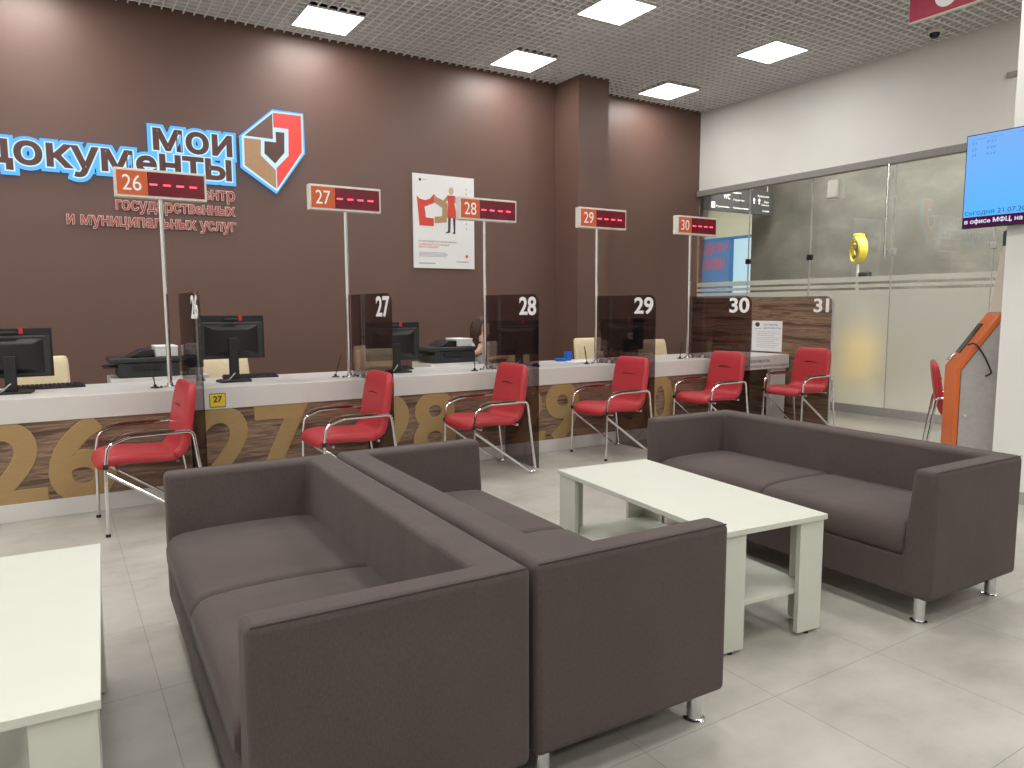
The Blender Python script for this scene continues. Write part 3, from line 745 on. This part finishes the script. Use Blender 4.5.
# ------------------------------------------------------------------ client chairs
def client_chair():
    t = thing('visitor_chair', '', 'chair')
    for s in (-1, 1):
        y = s*.25
        b = B()
        # one loop per side: front leg, arm, rear leg, floor bend, diagonal brace
        tube(b, [(.27, y, .012), (.262, y, .43), (.245, y, .545), (.13, y, .588), (-.225, y, .590), (-.305, y*1.0, .014), (-.255, y, .010), (.265, y, .385)], .0105, 10, fil=.038)
        link('side_frame', b, M['chrome'], t, smooth=True)
        b = B(); lathe(b, [(0, 0), (.014, 0), (.014, .018), (0, .018)], (.27, y, 0), 12); link('foot_cap', b, M['rubber'], t)
        b = B(); lathe(b, [(0, 0), (.0145, 0), (.0145, .03), (0, .03)], (.262, y, .405), 12); link('clamp', b, M['rubber'], t)
        # arm pad follows the curve of the arm
        b = B(); pts = [(.225, .572), (.19, .594), (.13, .606), (.05, .609), (-.06, .608), (-.12, .603)]
        st = []
        for i, (x, z) in enumerate(pts):
            a = pts[max(i-1, 0)]; c = pts[min(i+1, len(pts)-1)]
            st.append(((x, y, z), (c[0]-a[0], 0, c[1]-a[1]), .017 if 0 < i < 5 else .012, .007 if 0 < i < 5 else .005, .006))
        loft(b, st); link('arm_pad', b, M['arm_pad'], t, smooth=True)
    b = B(); tube(b, [(.20, -.25, .40), (.20, .25, .40)], .010, 10); link('cross_bar', b, M['chrome'], t, smooth=True)
    b = B(); tube(b, [(-.13, -.25, .41), (-.13, .25, .41)], .010, 10)
    link('cross_bar', b, M['chrome'], t, smooth=True)
    # seat shell with waterfall front
    def shell(pts, name, m):
        st = []
        for i, (x, z, hw, hh) in enumerate(pts):
            a = pts[max(i-1, 0)]; c = pts[min(i+1, len(pts)-1)]
            st.append(((x, 0, z), (c[0]-a[0], 0, c[1]-a[1]), hw, hh, .03))
        b = B(); loft(b, st, 5); return link(name, b, m, t, smooth=True, subsurf=1)
    shell([(.292, .385, .17, .010), (.284, .405, .205, .022), (.258, .432, .222, .030), (.21, .447, .226, .032), (.12, .446, .226, .031), (0, .438, .226, .030), (-.09, .432, .226, .030), (-.12, .434, .224, .030), (-.14, .438, .20, .022)], 'seat', M['red_leather'])
    shell([(-.100, .434, .20, .020), (-.135, .440, .224, .030), (-.166, .462, .228, .031), (-.185, .500, .228, .031), (-.198, .56, .228, .031), (-.214, .66, .227, .032), (-.232, .77, .223, .031), (-.246, .845, .214, .027), (-.251, .872, .19, .018), (-.253, .882, .16, .008)], 'backrest', M['red_leather'])
    # short sewn crease on the front of the backrest
    b = B(); pts = [(-.270+.030*0 + .0, yy, .715 + .018*(1-(yy/.085)**2)*-1 + .012) for yy in [-.085+.17*i/10 for i in range(11)]]
    pts = [(-.1925, y, .735 - .012*(y/.085)**2) for _, y, z in pts]
    tube(b, pts, .006, 8, rs=[.002, .005, .007, .008, .008, .008, .008, .008, .007, .005, .002]); link('crease', b, M['crease'], t, smooth=True)
    return t
proto = client_chair()
ch = [('26', .46, 5.10, 3), ('27', 1.77, 5.06, 0), ('28', 2.965, 5.12, 0), ('29', 4.30, 5.15, 0), ('30', 5.64, 5.20, 0), ('31', 6.90, 5.10, 0)]
labs = {'26': 'red visitor chair at the left in front of gold number 26', '27': 'red visitor chair before counter 27 behind the nearest sofa corner',
        '28': 'red visitor chair beside the smoked divider 28', '29': 'red visitor chair beside the smoked divider 29',
        '30': 'red visitor chair beside smoked divider 30, left of the last one', '31': 'red visitor chair in front of the walnut partition 31'}
for i, (nm, x, y, rz) in enumerate(ch):
    o = proto if i == 0 else copy_tree(proto)
    o.location = (x, y, 0); o.rotation_euler = (0, 0, PI + R(rz))
    o['label'] = labs[nm]; o['group'] = 'red visitor chairs'
o = copy_tree(proto); o.location = (6.44, 3.13, 0); o.rotation_euler = (0, 0, math.atan2(-.85, .5))
o['label'] = 'red visitor chair half hidden behind the orange kiosk'; o['group'] = 'red visitor chairs'

# ------------------------------------------------------------------ clerk side: chairs, monitors, printers
def clerk_chair():
    t = thing('office_chair', '', 'chair')
    def shell(pts, name, rad=.05):
        st = []
        for i, (x, z, hw, hh) in enumerate(pts):
            a = pts[max(i-1, 0)]; c = pts[min(i+1, len(pts)-1)]
            st.append(((x, 0, z), (c[0]-a[0], 0, c[1]-a[1]), hw, hh, rad))
        b = B(); loft(b, st, 5); return link(name, b, M['cream_leather'], t, smooth=True)
    shell([(.27, .43, .18, .015), (.25, .45, .22, .03), (.1, .46, .235, .04), (-.1, .455, .235, .04), (-.2, .46, .22, .03)], 'seat')
    shell([(-.20, .50, .19, .02), (-.22, .56, .205, .03), (-.25, .72, .215, .035), (-.28, .88, .21, .034), (-.292, .935, .205, .03), (-.296, .955, .195, .02), (-.297, .962, .18, .008)], 'backrest', .03)
    for s in (-1, 1):
        b = B(); tube(b, [(-.18, s*.24, .46), (-.2, s*.27, .66), (.15, s*.27, .66), (.12, s*.24, .46)], .014, 10, fil=.05); link('armrest', b, M['black'], t, smooth=True)
    b = B(); lathe(b, [(0, .08), (.028, .08), (.028, .25), (.018, .25), (.018, .43), (0, .43)]); link('gas_column', b, M['chrome_soft'], t, smooth=True)
    for k in range(5):
        a = 2*PI*k/5
        b = B(); tube(b, [(0, 0, .10), (.27*math.cos(a), .27*math.sin(a), .065)], .017, 10, rs=[.024, .014]); l = link('base_arm', b, M['chrome_soft'], t, smooth=True)
        b = B(); mt2 = Matrix.Translation((.27*math.cos(a), .27*math.sin(a), .027)) @ Matrix.Rotation(a, 4, 'Z') @ Matrix.Rotation(R(90), 4, 'X')
        lathe(b, [(0, -.02), (.027, -.02), (.027, .02), (0, .02)])
        for v in b.verts: v.co = mt2 @ v.co
        link('caster', b, M['rubber'], l, smooth=True)
    return t
cproto = clerk_chair()
cc = [(-.12, 6.72, 'cream office chair behind the black monitor at counter 26'), (1.36, 6.95, 'cream office chair behind the monitor of counter 27'),
      (2.72, 6.75, 'cream office chair seen through smoked divider 27'), (4.86, 7.35, 'cream office chair seen through smoked divider 28'),
      (5.54, 6.82, 'cream office chair left of pole 29 beside the blue cup'), (6.45, 6.70, 'cream office chair behind counter 30 left of its pole')]
for i, (x, y, lb) in enumerate(cc):
    o = cproto if i == 0 else copy_tree(cproto)
    dz = [0, -.05, 0, 0, 0, -.04][i]
    o.location = (x, y, 0); o.rotation_euler = (0, 0, -PI/2 + R([0, 3, -4, 12, 0, -6][i]))
    o.scale = (1, 1, 1+dz)
    o['label'] = lb; o['group'] = 'cream office chairs'

def monitor():
    t = thing('computer_monitor', '', 'monitor')   # screen faces +y, its back is towards the visitors
    link('screen_frame', bx(-.25, .25, 0, .018, .10, .435), M['black'], t, bevel=.004)
    link('screen', bx(-.24, .24, .0185, .020, .115, .425), M['screen_off'], t)
    b = B(); prism(b, [(-.235, -.001, .11), (.235, -.001, .11), (.235, -.001, .385), (-.235, -.001, .385)], (0, -.012, 0)); link('bezel_back', b, M['dkgrey'], t, bevel=.006)
    b = B(); st = [bmesh]; 
    vs0 = [(-.20, -.014, .125), (.20, -.014, .125), (.20, -.014, .365), (-.20, -.014, .365)]; vs1 = [(-.13, -.05, .16), (.13, -.05, .16), (.13, -.05, .33), (-.13, -.05, .33)]
    stitch(b, [[Vector(p) for p in vs0], [Vector(p) for p in vs1]]); link('rear_casing', b, M['black'], t, bevel=.006)
    link('vent_strip', bx(-.21, .21, -.016, -.0135, .372, .384), mat('satin grey strip', (.07, .075, .085), .35), t)
    b = B(); prism(b, [(-.035, -.05, .25), (-.035, -.075, .25), (-.035, -.085, .015), (-.035, -.05, .015)], (.07, 0, 0)); link('stand_neck', b, M['black'], t, bevel=.005)
    b = B(); prism(b, [(-.11, -.15, 0), (.11, -.15, 0), (.13, -.02, 0), (.08, .04, 0), (-.08, .04, 0), (-.13, -.02, 0)], (0, 0, .014)); link('stand_base', b, M['black'], t, bevel=.004)
    w = link('webcam', bx(-.05, .05, -.034, -.014, .392, .412), M['black'], t, bevel=.006)
    link('red_tag', bx(.06, .085, -.004, -.0005, .395, .437), M['red_tag'], t)
    link('label_strip', bx(-.19, -.12, -.0545, -.0505, .17, .185), M['print_grey'], t) if False else None
    b = B(); tube(b, [(0, -.055, .05), (.0, -.10, .07), (-.05, -.12, .02), (-.07, -.10, .006)], .005, 8, fil=.03); link('cable', b, M['print_grey'], t, smooth=True)
    return t
mproto = monitor()
mm = [(-.262, 5.98, -.01, 1., 'black computer monitor at the far left on counter 26'), (1.165, 5.97, .075, 1., 'black computer monitor on counter 27 with a red tag'),
      (2.515, 5.98, -.01, 1., 'black computer monitor behind smoked divider 27'), (3.78, 5.98, .02, 1.12, 'black computer monitor behind smoked divider 28'), (5.135, 5.98, -.01, 1.16, 'black computer monitor behind smoked divider 29')]
for i, (x, y, dz, sx, lb) in enumerate(mm):
    o = mproto if i == 0 else copy_tree(mproto)
    o.location = (x, y, .781); o.scale = (sx, 1, 1)
    # taller stand setting: scale height a little
    if dz > .05:      # this one's stand is set higher
        for c in o.children:
            k = c.name.split('.')[0]
            if k == 'stand_neck': c.scale = (1, 1, 1.35)
            elif k not in ('stand_base', 'cable'): c.location.z += .072
    o['label'] = lb; o['group'] = 'computer monitors on the worktop'

def keyboard(x, y, rz, lb):
    t = thing('keyboard', lb, 'keyboard', (x, y, .781), rz, 'keyboards on the worktop')
    b = B(); prism(b, [(-.21, -.07, 0), (-.21, .07, 0), (-.21, .07, .022), (-.21, -.07, .012)], (.42, 0, 0)); link('case', b, M['black'], t, bevel=.003)
    b = B()
    for r in range(5):
        yy = -.055+.026*r; zz = .013+.0105*(yy+.07)/.14
        for c in range(15): xx = -.20+.0268*c; box(b, xx, xx+.021, yy, yy+.019, zz, zz+.006)
    o = link('keys', b, M['dkgrey'], t)
keyboard(-.04, 6.16, R(3), 'black keyboard in front of the cream chair at counter 26')
keyboard(1.34, 6.16, R(-4), 'black keyboard right of the monitor stand on counter 27')
keyboard(2.56, 6.19, 0, 'black keyboard on counter 28 beside divider 27')

def mouse(x, y, lb, s=1):
    t = thing('computer_mouse', lb, 'mouse', (x, y, .781))
    b = B(); bmesh.ops.create_uvsphere(b, u_segments=14, v_segments=8, radius=1)
    for v in b.verts: v.co = Vector((v.co.x*.032*s, v.co.y*.055*s, max(v.co.z, 0)*.03*s))
    link('shell', b, M['black'], t, smooth=True)
    b = B(); tube(b, [(0, -.006, .028*s), (0, .006, .028*s)], .004, 8); link('wheel', b, M['dkgrey'], t)
mouse(.955, 6.12, 'black mouse left of the monitor on counter 27')
mouse(3.86, 5.75, 'black mouse behind the red chair back at divider 28', 1.1)

def pen_stand(x, y, lean, lb):
    t = thing('pen_stand', lb, 'pen stand', (x, y, .781), 0, 'desk pens on stands')
    b = B(); lathe(b, [(0, 0), (.032, 0), (.030, .006), (.012, .012), (.009, .025), (0, .025)]); link('base', b, M['black'], t, smooth=True)
    b = B(); tube(b, [(0, 0, .02), (lean*.5, 0, .10), (lean, 0, .175)], .005, 8, rs=[.003, .006, .004]); link('pen', b, M['dkgrey'], t, smooth=True)
pen_stand(.59, 5.74, -.02, 'black pen on a round base left of pole 26')
pen_stand(1.93, 5.80, .05, 'leaning black pen on a round base left of pole 27')
pen_stand(3.15, 5.66, 0, 'upright black pen on a round base left of pole 28')
pen_stand(4.45, 5.72, -.03, 'black pen on a round base left of pole 29')
pen_stand(5.72, 5.72, .02, 'black pen on a round base left of pole 30')

def printer(x, y, lb, lbc):
    t = thing('side_cabinet', lbc, 'cabinet', (x, y, 0), 0, 'white side cabinets under the printers')
    link('body', bx(-.26, .26, -.22, .22, .04, .80), M['desk_white'], t, bevel=.003)
    link('plinth', bx(-.24, .24, -.20, .20, 0, .04), M['base_grey'], t)
    link('door', bx(-.255, .255, -.238, -.221, .06, .78), M['desk_white'], t, bevel=.002)
    t = thing('printer', lb, 'printer', (x, y, .801), 0, 'black office printers')
    link('body', bx(-.20, .24, -.19, .19, 0, .115), M['dkgrey'], t, bevel=.008)
    link('scanner_lid', bx(-.26, .25, -.20, .20, .116, .155), M['dkgrey'], t, bevel=.008)
    b = B(); prism(b, [(-.13, -.14, .156), (-.02, -.14, .215), (.06, -.14, .215), (.06, -.14, .156)], (0, .28, 0)); link('document_feeder', b, M['black'], t, bevel=.006)
    link('paper_tray', bx(-.30, -.201, -.12, .12, .075, .09), M['black'], t, bevel=.003)
    link('control_panel', bx(-.10, .10, -.205, -.195, .06, .10), M['black'], t, bevel=.002)
printer(.61, 6.62, 'black printer with a white box on top behind counter 26', 'low white cabinet under the printer behind counter 26')
printer(3.31, 6.56, 'black printer behind counter 28 beside the seated clerk', 'low white cabinet under the printer behind counter 28')
def stack_box(x, y, z, w, d, h, lb, name='paper_box'):
    t = thing(name, lb, 'box', (x, y, z))
    link('carton', bx(-w/2, w/2, -d/2, d/2, 0, h-.012), M['white_metal'], t, bevel=.004)
    link('lid', bx(-w/2-.003, w/2+.003, -d/2-.003, d/2+.003, h-.011, h), M['paper'], t, bevel=.003)
stack_box(.765, 6.60, .958, .165, .26, .085, 'white box on the printer behind pole 26')
stack_box(3.46, 6.54, .958, .17, .26, .075, 'white box on the printer left of the clerk')
stack_box(.985, 6.62, .801, .11, .20, .055, 'low white box under a dark device by divider 26')
stack_box(.985, 6.60, .961, .10, .18, .09, 'white box on the dark device by divider 26')
t = thing('side_cabinet', 'narrow white cabinet behind divider 26 under a dark device', 'cabinet', (.985, 6.62, 0))
link('body', bx(-.08, .08, -.22, .22, .04, .80), M['desk_white'], t, bevel=.003); link('plinth', bx(-.07, .07, -.2, .2, 0, .04), M['base_grey'], t)
t = thing('card_terminal', 'dark boxy device between two white boxes by divider 26', 'device', (.985, 6.61, .857))
link('body', bx(-.06, .06, -.10, .10, 0, .10), M['dkgrey'], t, bevel=.006)
link('front_slot', bx(-.04, .04, -.104, -.10, .04, .05), M['black'], t)
# blue cup, blue tray, papers at counter 29
t = thing('blue_cup', 'bright blue pen cup on counter 29', 'cup', (4.57, 6.20, .781))
b = B(); lathe(b, [(0, 0), (.035, 0), (.04, .095), (.036, .095), (.032, .01), (0, .01)]); link('body', b, M['blue'], t, smooth=True)
b = B(); tube(b, [(.038, 0, .075), (.066, 0, .065), (.062, 0, .03), (.036, 0, .02)], .005, 8, fil=.015); link('handle', b, M['blue'], t, smooth=True)
t = thing('ink_pad', 'flat blue ink pad left of the blue cup', 'ink pad', (4.45, 6.16, .781))
link('case', bx(-.05, .05, -.035, .035, 0, .018), M['blue'], t, bevel=.004); link('lid', bx(-.052, .052, -.037, .037, .0185, .03), M['blue'], t, bevel=.004)
t = thing('paper_stack', 'slightly fanned white papers on counter 29 near the cup', 'papers', (4.52, 5.93, .781), R(8))
for k in range(3):
    b = B(); box(b, -.13, .13, -.09, .09, .004*k, .004*k+.003, mtx=Matrix.Rotation(R(5*k-4), 4, 'Z')); link('sheet', b, M['paper'], t)

# ------------------------------------------------------------------ seated clerk
def person(x, y):
    t = thing('person', 'person with long brown hair in a white blouse seated with a hand at the chin', 'person', (x, y, 0))
    # faces -y, torso leaning slightly forward and head propped on the right hand
    def skin(name, verts, edges, root, m, lvl=2, parent=t):
        me = bpy.data.meshes.new(name)
        me.from_pydata([v[0] for v in verts], edges, [])
        o = bpy.data.objects.new(name, me); C.objects.link(o); o.parent = parent
        md = o.modifiers.new('skin', 'SKIN'); md.use_smooth_shade = True
        for i, v in enumerate(verts):
            r = v[1]; me.skin_vertices[0].data[i].radius = (r if isinstance(r, tuple) else (r, r)); me.skin_vertices[0].data[i].use_root = (i == root)
        s = o.modifiers.new('s', 'SUBSURF'); s.levels = lvl; s.render_levels = lvl
        me.materials.append(m); return o
    V = [((0, .05, .50), (.14, .11)), ((0, .04, .62), (.125, .095)), ((0, .02, .76), (.125, .10)), ((0, 0, .90), (.13, .095)), ((0, -.02, .965), (.07, .06)), ((0, -.04, 1.01), .045), ((0, -.055, 1.06), .045),
         ((-.16, -.01, .925), .052), ((-.22, -.10, .815), .045), ((-.15, -.24, .86), .034), ((-.075, -.165, .955), .025),
         ((.16, -.01, .925), .052), ((.23, -.06, .80), .045), ((.16, -.28, .80), .034), ((.02, -.34, .81), .025),
         ((-.10, -.02, .50), .085), ((-.11, -.40, .50), .062), ((-.11, -.42, .12), .045), ((.10, -.02, .50), .085), ((.11, -.40, .50), .062), ((.11, -.42, .12), .045)]
    E = [(0,1),(1,2),(2,3),(3,4),(4,5),(5,6),(3,7),(7,8),(8,9),(9,10),(3,11),(11,12),(12,13),(13,14),(0,15),(15,16),(16,17),(0,18),(18,19),(19,20)]
    body = skin('body', V, E, 0, M['skin'])
    # head
    b = B(); bmesh.ops.create_uvsphere(b, u_segments=28, v_segments=20, radius=1)
    for v in b.verts:
        p = v.co.copy(); jaw = max(0, -p.z)
        X = p.x*.072*(1-.28*jaw**1.5); Yy = p.y*.092*(1-.12*jaw) - .012*jaw; Z = p.z*.115
        if p.y < -.3:
            nz = math.exp(-((p.x/.17)**2 + ((p.z+.12)/.26)**2)); Yy -= .020*nz
            for sx in (-1, 1): Yy += .010*math.exp(-(((p.x-sx*.40)/.20)**2 + ((p.z-.10)/.14)**2))
            Yy -= .006*math.exp(-((p.x/.3)**2 + ((p.z+.52)/.09)**2))
            Yy -= .006*math.exp(-((p.x/.35)**2 + ((p.z+.85)/.15)**2))
        v.co = (X, Yy, Z)
    h = link('head', b, M['skin'], t, smooth=True); h.location = (-.01, -.085, 1.115); h.rotation_euler = (R(10), R(-6), R(14))
    for sx in (-1, 1):
        b = B(); bmesh.ops.create_uvsphere(b, u_segments=12, v_segments=8, radius=.011)
        for v in b.verts: v.co = Vector((v.co.x*1.25 + sx*.029, v.co.y - .078, v.co.z*.7 + .012))
        link('eye', b, M['eye'], h, smooth=True)
        b = B(); bmesh.ops.create_uvsphere(b, u_segments=12, v_segments=8, radius=.02)
        for v in b.verts: v.co = Vector((v.co.x*.35 + sx*.072, v.co.y*.7 + .005, v.co.z*1.4 - .005))
        link('ear', b, M['skin'], h, smooth=True)
    b = B(); tube(b, [(-.022, -.085, -.058), (0, -.094, -.060), (.022, -.085, -.058)], .005, 8, rs=[.002, .0055, .002]); link('mouth', b, M['lip'], h, smooth=True)
    # hair cap with long side locks
    b = B(); bmesh.ops.create_uvsphere(b, u_segments=28, v_segments=18, radius=1)
    for v in b.verts:
        p = v.co.copy()
        v.co = Vector((p.x*.083, p.y*.104 + .006, p.z*.118 + .013))
        if p.y < -.35 and p.z < .5: v.co.y = -.02 + .01
    link('hair', b, M['hair'], h, smooth=True)
    for sx in (-1, 1):
        b = B()
        for q in range(5):
            yy = -.035+.022*q
            tube(b, [(sx*.045, yy, .09), (sx*.078, yy, .03), (sx*(.088+.004*q), yy-.005, -.08), (sx*.085, yy-.02, -.19), (sx*.070, yy-.035, -.27)], .018, 8, rs=[.016, .02, .022, .019, .006])
        link('hair_lock', b, M['hair'], h, smooth=True)
    b = B()
    for q in range(5):
        xx = -.05+.025*q; tube(b, [(xx, .08, .07), (xx, .108, 0), (xx, .10, -.13), (xx, .085, -.26)], .02, 8, rs=[.018, .024, .024, .010])
    link('hair_back', b, M['hair'], h, smooth=True)
    # blouse over trunk and sleeves
    V2 = [((0, .05, .54), (.165, .125)), ((0, .04, .64), (.145, .112)), ((0, .02, .77), (.145, .120)), ((0, -.002, .90), (.145, .105)), ((0, -.02, .955), (.085, .07)),
          ((-.165, -.01, .925), .064), ((-.222, -.10, .815), .058), ((-.175, -.205, .845), .047), ((.165, -.01, .925), .064), ((.232, -.06, .80), .058), ((.18, -.22, .80), .047)]
    skin('blouse', V2, [(0,1),(1,2),(2,3),(3,4),(3,5),(5,6),(6,7),(3,8),(8,9),(9,10)], 0, M['blouse'])
    V3 = [((0, .05, .50), (.165, .125)), ((-.10, -.03, .50), .10), ((-.11, -.40, .50), .074), ((-.11, -.42, .14), .062), ((.10, -.03, .50), .10), ((.11, -.40, .50), .074), ((.11, -.42, .14), .062)]
    skin('trousers', V3, [(0,1),(1,2),(2,3),(0,4),(4,5),(5,6)], 0, M['trousers'])
    for sx in (-1, 1):
        b = B(); loft(b, [((sx*.11, 0, .04), (1, 0, 0), .01, .01, .01)]*0 or [((sx*.11-.04, -.45, .04), (1, 0, 0), .11, .035, .03), ((sx*.11+.04, -.45, .04), (1, 0, 0), .11, .035, .03)])
        link('shoe', b, M['black'], t, bevel=.02)
    # hands: palm and five digits each
    def hand(base, dirv, side, palmn, curl, nm='hand'):
        d = Vector(dirv).normalized(); n_ = Vector(palmn).normalized(); s_ = d.cross(n_).normalized()*side; base = Vector(base)
        vs = [(tuple(base), .020), (tuple(base+d*.045), (.024, .024))]; es = [(0, 1)]
        for k, (off, ln) in enumerate(((-.028, .062), (-.010, .072), (.010, .068), (.027, .054))):
            r0 = len(vs); kn = base + d*.082 + s_*off
            vs.append((tuple(kn), .0095)); es.append((1, r0)); p = kn; a = curl*.4
            for seg in range(3):
                dd = (d*math.cos(a) + n_*math.sin(a)); p = p + dd*ln*(.45, .32, .23)[seg]
                vs.append((tuple(p), (.0085, .0078, .0062)[seg])); es.append((len(vs)-2, len(vs)-1)); a += curl*.6
        r0 = len(vs)
        vs += [(tuple(base + d*.02 - s_*.030 + n_*.006), .011), (tuple(base + d*.050 - s_*.050 + n_*.016), .0095), (tuple(base + d*.078 - s_*.052 + n_*.026), .0075)]
        es += [(0, r0), (r0, r0+1), (r0+1, r0+2)]
        return skin(nm, vs, es, 0, M['skin'])
    hand((-.075, -.165, .955), (.15, .15, 1), 1, (.5, .8, -.1), .75)
    hand((.02, -.34, .81), (-1, -.15, -.05), 1, (0, -.1, -1), .5)
    return t
p = person(3.93, 6.95)
oc = copy_tree(cproto); oc.location = (3.74, 6.50, 0); oc.rotation_euler = (0, 0, -PI/2); oc.scale = (1, 1, .9)
oc['label'] = 'cream office chair under the seated clerk'; oc['group'] = 'cream office chairs'
oc.location = (3.93, 7.0, 0)

# ------------------------------------------------------------------ sofas
SL, SD, SH, SB = 1.77, .725, .669, .115
def sofa():
    """local: back along -x, seat faces +x, length along y; origin on the floor in the middle"""
    t = thing('sofa', '', 'sofa')
    hd, hl = SD/2, SL/2
    ax = .085
    # one upholstered shell: base, back and two arms (arm fronts widen towards the seat)
    b = B()
    def U(at, bt, z): return [(-hd, -hl, z), (hd-.002, -hl, z), (hd-.002, -hl+at, z), (-hd+bt, -hl+at, z), (-hd+bt, hl-at, z), (hd-.002, hl-at, z), (hd-.002, hl, z), (-hd, hl, z)]
    lv = [[b.verts.new(p) for p in U(at, bt, z)] for at, bt, z in ((.135, .15, SB), (.135, .15, .30), (.112, .14, .52), (.098, .13, SH))]
    for p, q in zip(lv[:-1], lv[1:]):
        for i in range(8): b.faces.new([p[i], p[(i+1) % 8], q[(i+1) % 8], q[i]])
    for l in (lv[0], lv[-1]):
        b.faces.new([l[0], l[1], l[2], l[3]]); b.faces.new([l[0], l[3], l[4], l[7]]); b.faces.new([l[4], l[5], l[6], l[7]])
    link('body', b, M['fabric'], t, bevel=.022, seg=4)
    b = B(); box(b, -hd+.02, hd-.004, -hl+.05, hl-.05, SB+.002, .285); link('base', b, M['fabric'], t, bevel=.008, seg=3)
    for s in (-1, 1):
        yo = s*hl; b = B(); zt = SH-.0035
        tube(b, [(-hd+.012, yo - s*.0055, zt), (hd-.014, yo - s*.0055, zt)], .0022, 6)
        link('piping', b, M['fabric_seam'], t, smooth=True)
    # two seat cushions with rounded fronts
    for s in (-1, 1):
        y0, y1 = (.002, hl-.122) if s > 0 else (-hl+.122, -.002)
        cy = (y0+y1)/2; hw = (y1-y0)/2
        st = []
        prof = [(-hd+.12, .355, .055), (-hd+.14, .355, .072), (-.15, .360, .075), (.05, .362, .078), (.22, .360, .077), (.31, .356, .074), (hd-.020, .352, .068), (hd-.002, .350, .052), (hd+.010, .348, .03)]
        b = B(); rings = []
        for i, (x, zc, hh) in enumerate(prof):
            pts = rrect(hw, hh, min(.028, hh*.9), 4)
            crown = .010*math.sin(PI*min(1, max(0, (x+hd)/SD)))
            rings.append([Vector((x, cy+u, zc+v + (crown*(1-(u/hw)**2) if v > 0 else 0))) for u, v in pts])
        stitch(b, rings)
        link('seat_cushion', b, M['fabric'], t, smooth=True, bevel=0)
    for sx in (-1, 1):
        for sy in (-1, 1):
            b = B(); lathe(b, [(0, .008), (.024, .008), (.024, SB+.005), (0, SB+.005)], (sx*(hd-.065), sy*(hl-.075), 0), 20)
            l = link('leg', b, M['chrome_soft'], t, smooth=True)
            b = B(); lathe(b, [(0, 0), (.034, 0), (.036, .006), (.030, .010), (0, .010)], (sx*(hd-.065), sy*(hl-.075), 0), 20)
            link('foot_disc', b, M['chrome'], l, smooth=True)
    return t
sp = sofa()
so = [(.690, 2.443, 178.5, 'taupe two-seat sofa nearest the camera, back to the middle one'),
      (1.434, 2.432, -1.5, 'middle taupe two-seat sofa backed against the nearest sofa'),
      (3.390, 2.432, 178.6, 'taupe two-seat sofa on the right behind the white table')]
for i, (x, y, rz, lb) in enumerate(so):
    o = sp if i == 0 else copy_tree(sp)
    o.location = (x, y, 0); o.rotation_euler = (0, 0, R(rz)); o['label'] = lb; o['group'] = 'taupe two-seat sofas'
    if i == 2: o.scale = (.965, 1, 1); o.location.x -= .012

# ------------------------------------------------------------------ coffee tables
def coffee_table():
    t = thing('coffee_table', '', 'table')
    w, l, h = .285, .61, .50
    link('tabletop', bx(-w, w, -l, l, h-.022, h), M['white_lam'], t, bevel=.0015)
    for sx in (-1, 1):
        for sy in (-1, 1):
            b = B(); x0 = sx*(w-.008); y0 = sy*(l-.012)
            L = [(x0, y0), (x0 - sx*.13, y0), (x0 - sx*.13, y0 - sy*.022), (x0 - sx*.022, y0 - sy*.022), (x0 - sx*.022, y0 - sy*.15), (x0, y0 - sy*.15)]
            prism(b, [(x, y, .012) for x, y in L], (0, 0, h-.022-.012)); lg = link('leg', b, M['white_lam'], t, bevel=.001)
            b = B(); lathe(b, [(0, 0), (.011, 0), (.011, .012), (0, .012)], (x0 - sx*.07, y0 - sy*.011, 0), 12); link('glide', b, M['rubber'], lg)
    link('shelf', bx(-w+.031, w-.031, -l+.036, l-.036, .175, .192), M['white_lam'], t, bevel=.001)
    return t
tp = coffee_table(); tp.location = (2.418, 2.425, 0); tp.rotation_euler = (0, 0, R(-5.3))
tp['label'] = 'white coffee table with lower shelf between two sofas'; tp['group'] = 'white coffee tables'
t2 = copy_tree(tp); t2.location = (-.215, 2.385, 0); t2.rotation_euler = (0, 0, R(-2.8)); t2['label'] = 'white coffee table cut off at the left edge'

# ------------------------------------------------------------------ world, camera, colour management
w = bpy.data.worlds.new('World'); bpy.context.scene.world = w; w.use_nodes = True
w.node_tree.nodes['Background'].inputs[0].default_value = (.9, .95, 1, 1); w.node_tree.nodes['Background'].inputs[1].default_value = .15
cam = bpy.data.cameras.new('Camera'); co = bpy.data.objects.new('Camera', cam); C.objects.link(co)
cam.sensor_width = 36; cam.lens = 731/1024*36; cam.clip_start = .05
Rm = [[0.847606, 0.059152, -0.527319], [-0.530614, 0.087651, -0.84307], [-0.003649, 0.994393, 0.105681]]
co.matrix_world = Matrix.Translation((0, 0, 1.35)) @ Matrix(Rm).to_4x4()
sc = bpy.context.scene; sc.camera = co
sc.view_settings.view_transform = 'Standard'; sc.view_settings.look = 'None'; sc.view_settings.gamma = 1; sc.view_settings.exposure = 0
sc.view_settings.use_curve_mapping = False
sc.cycles.max_bounces = 10; sc.cycles.transparent_max_bounces = 24; sc.cycles.diffuse_bounces = 4
sc.cycles.sample_clamp_indirect = 6; sc.cycles.use_denoising = True
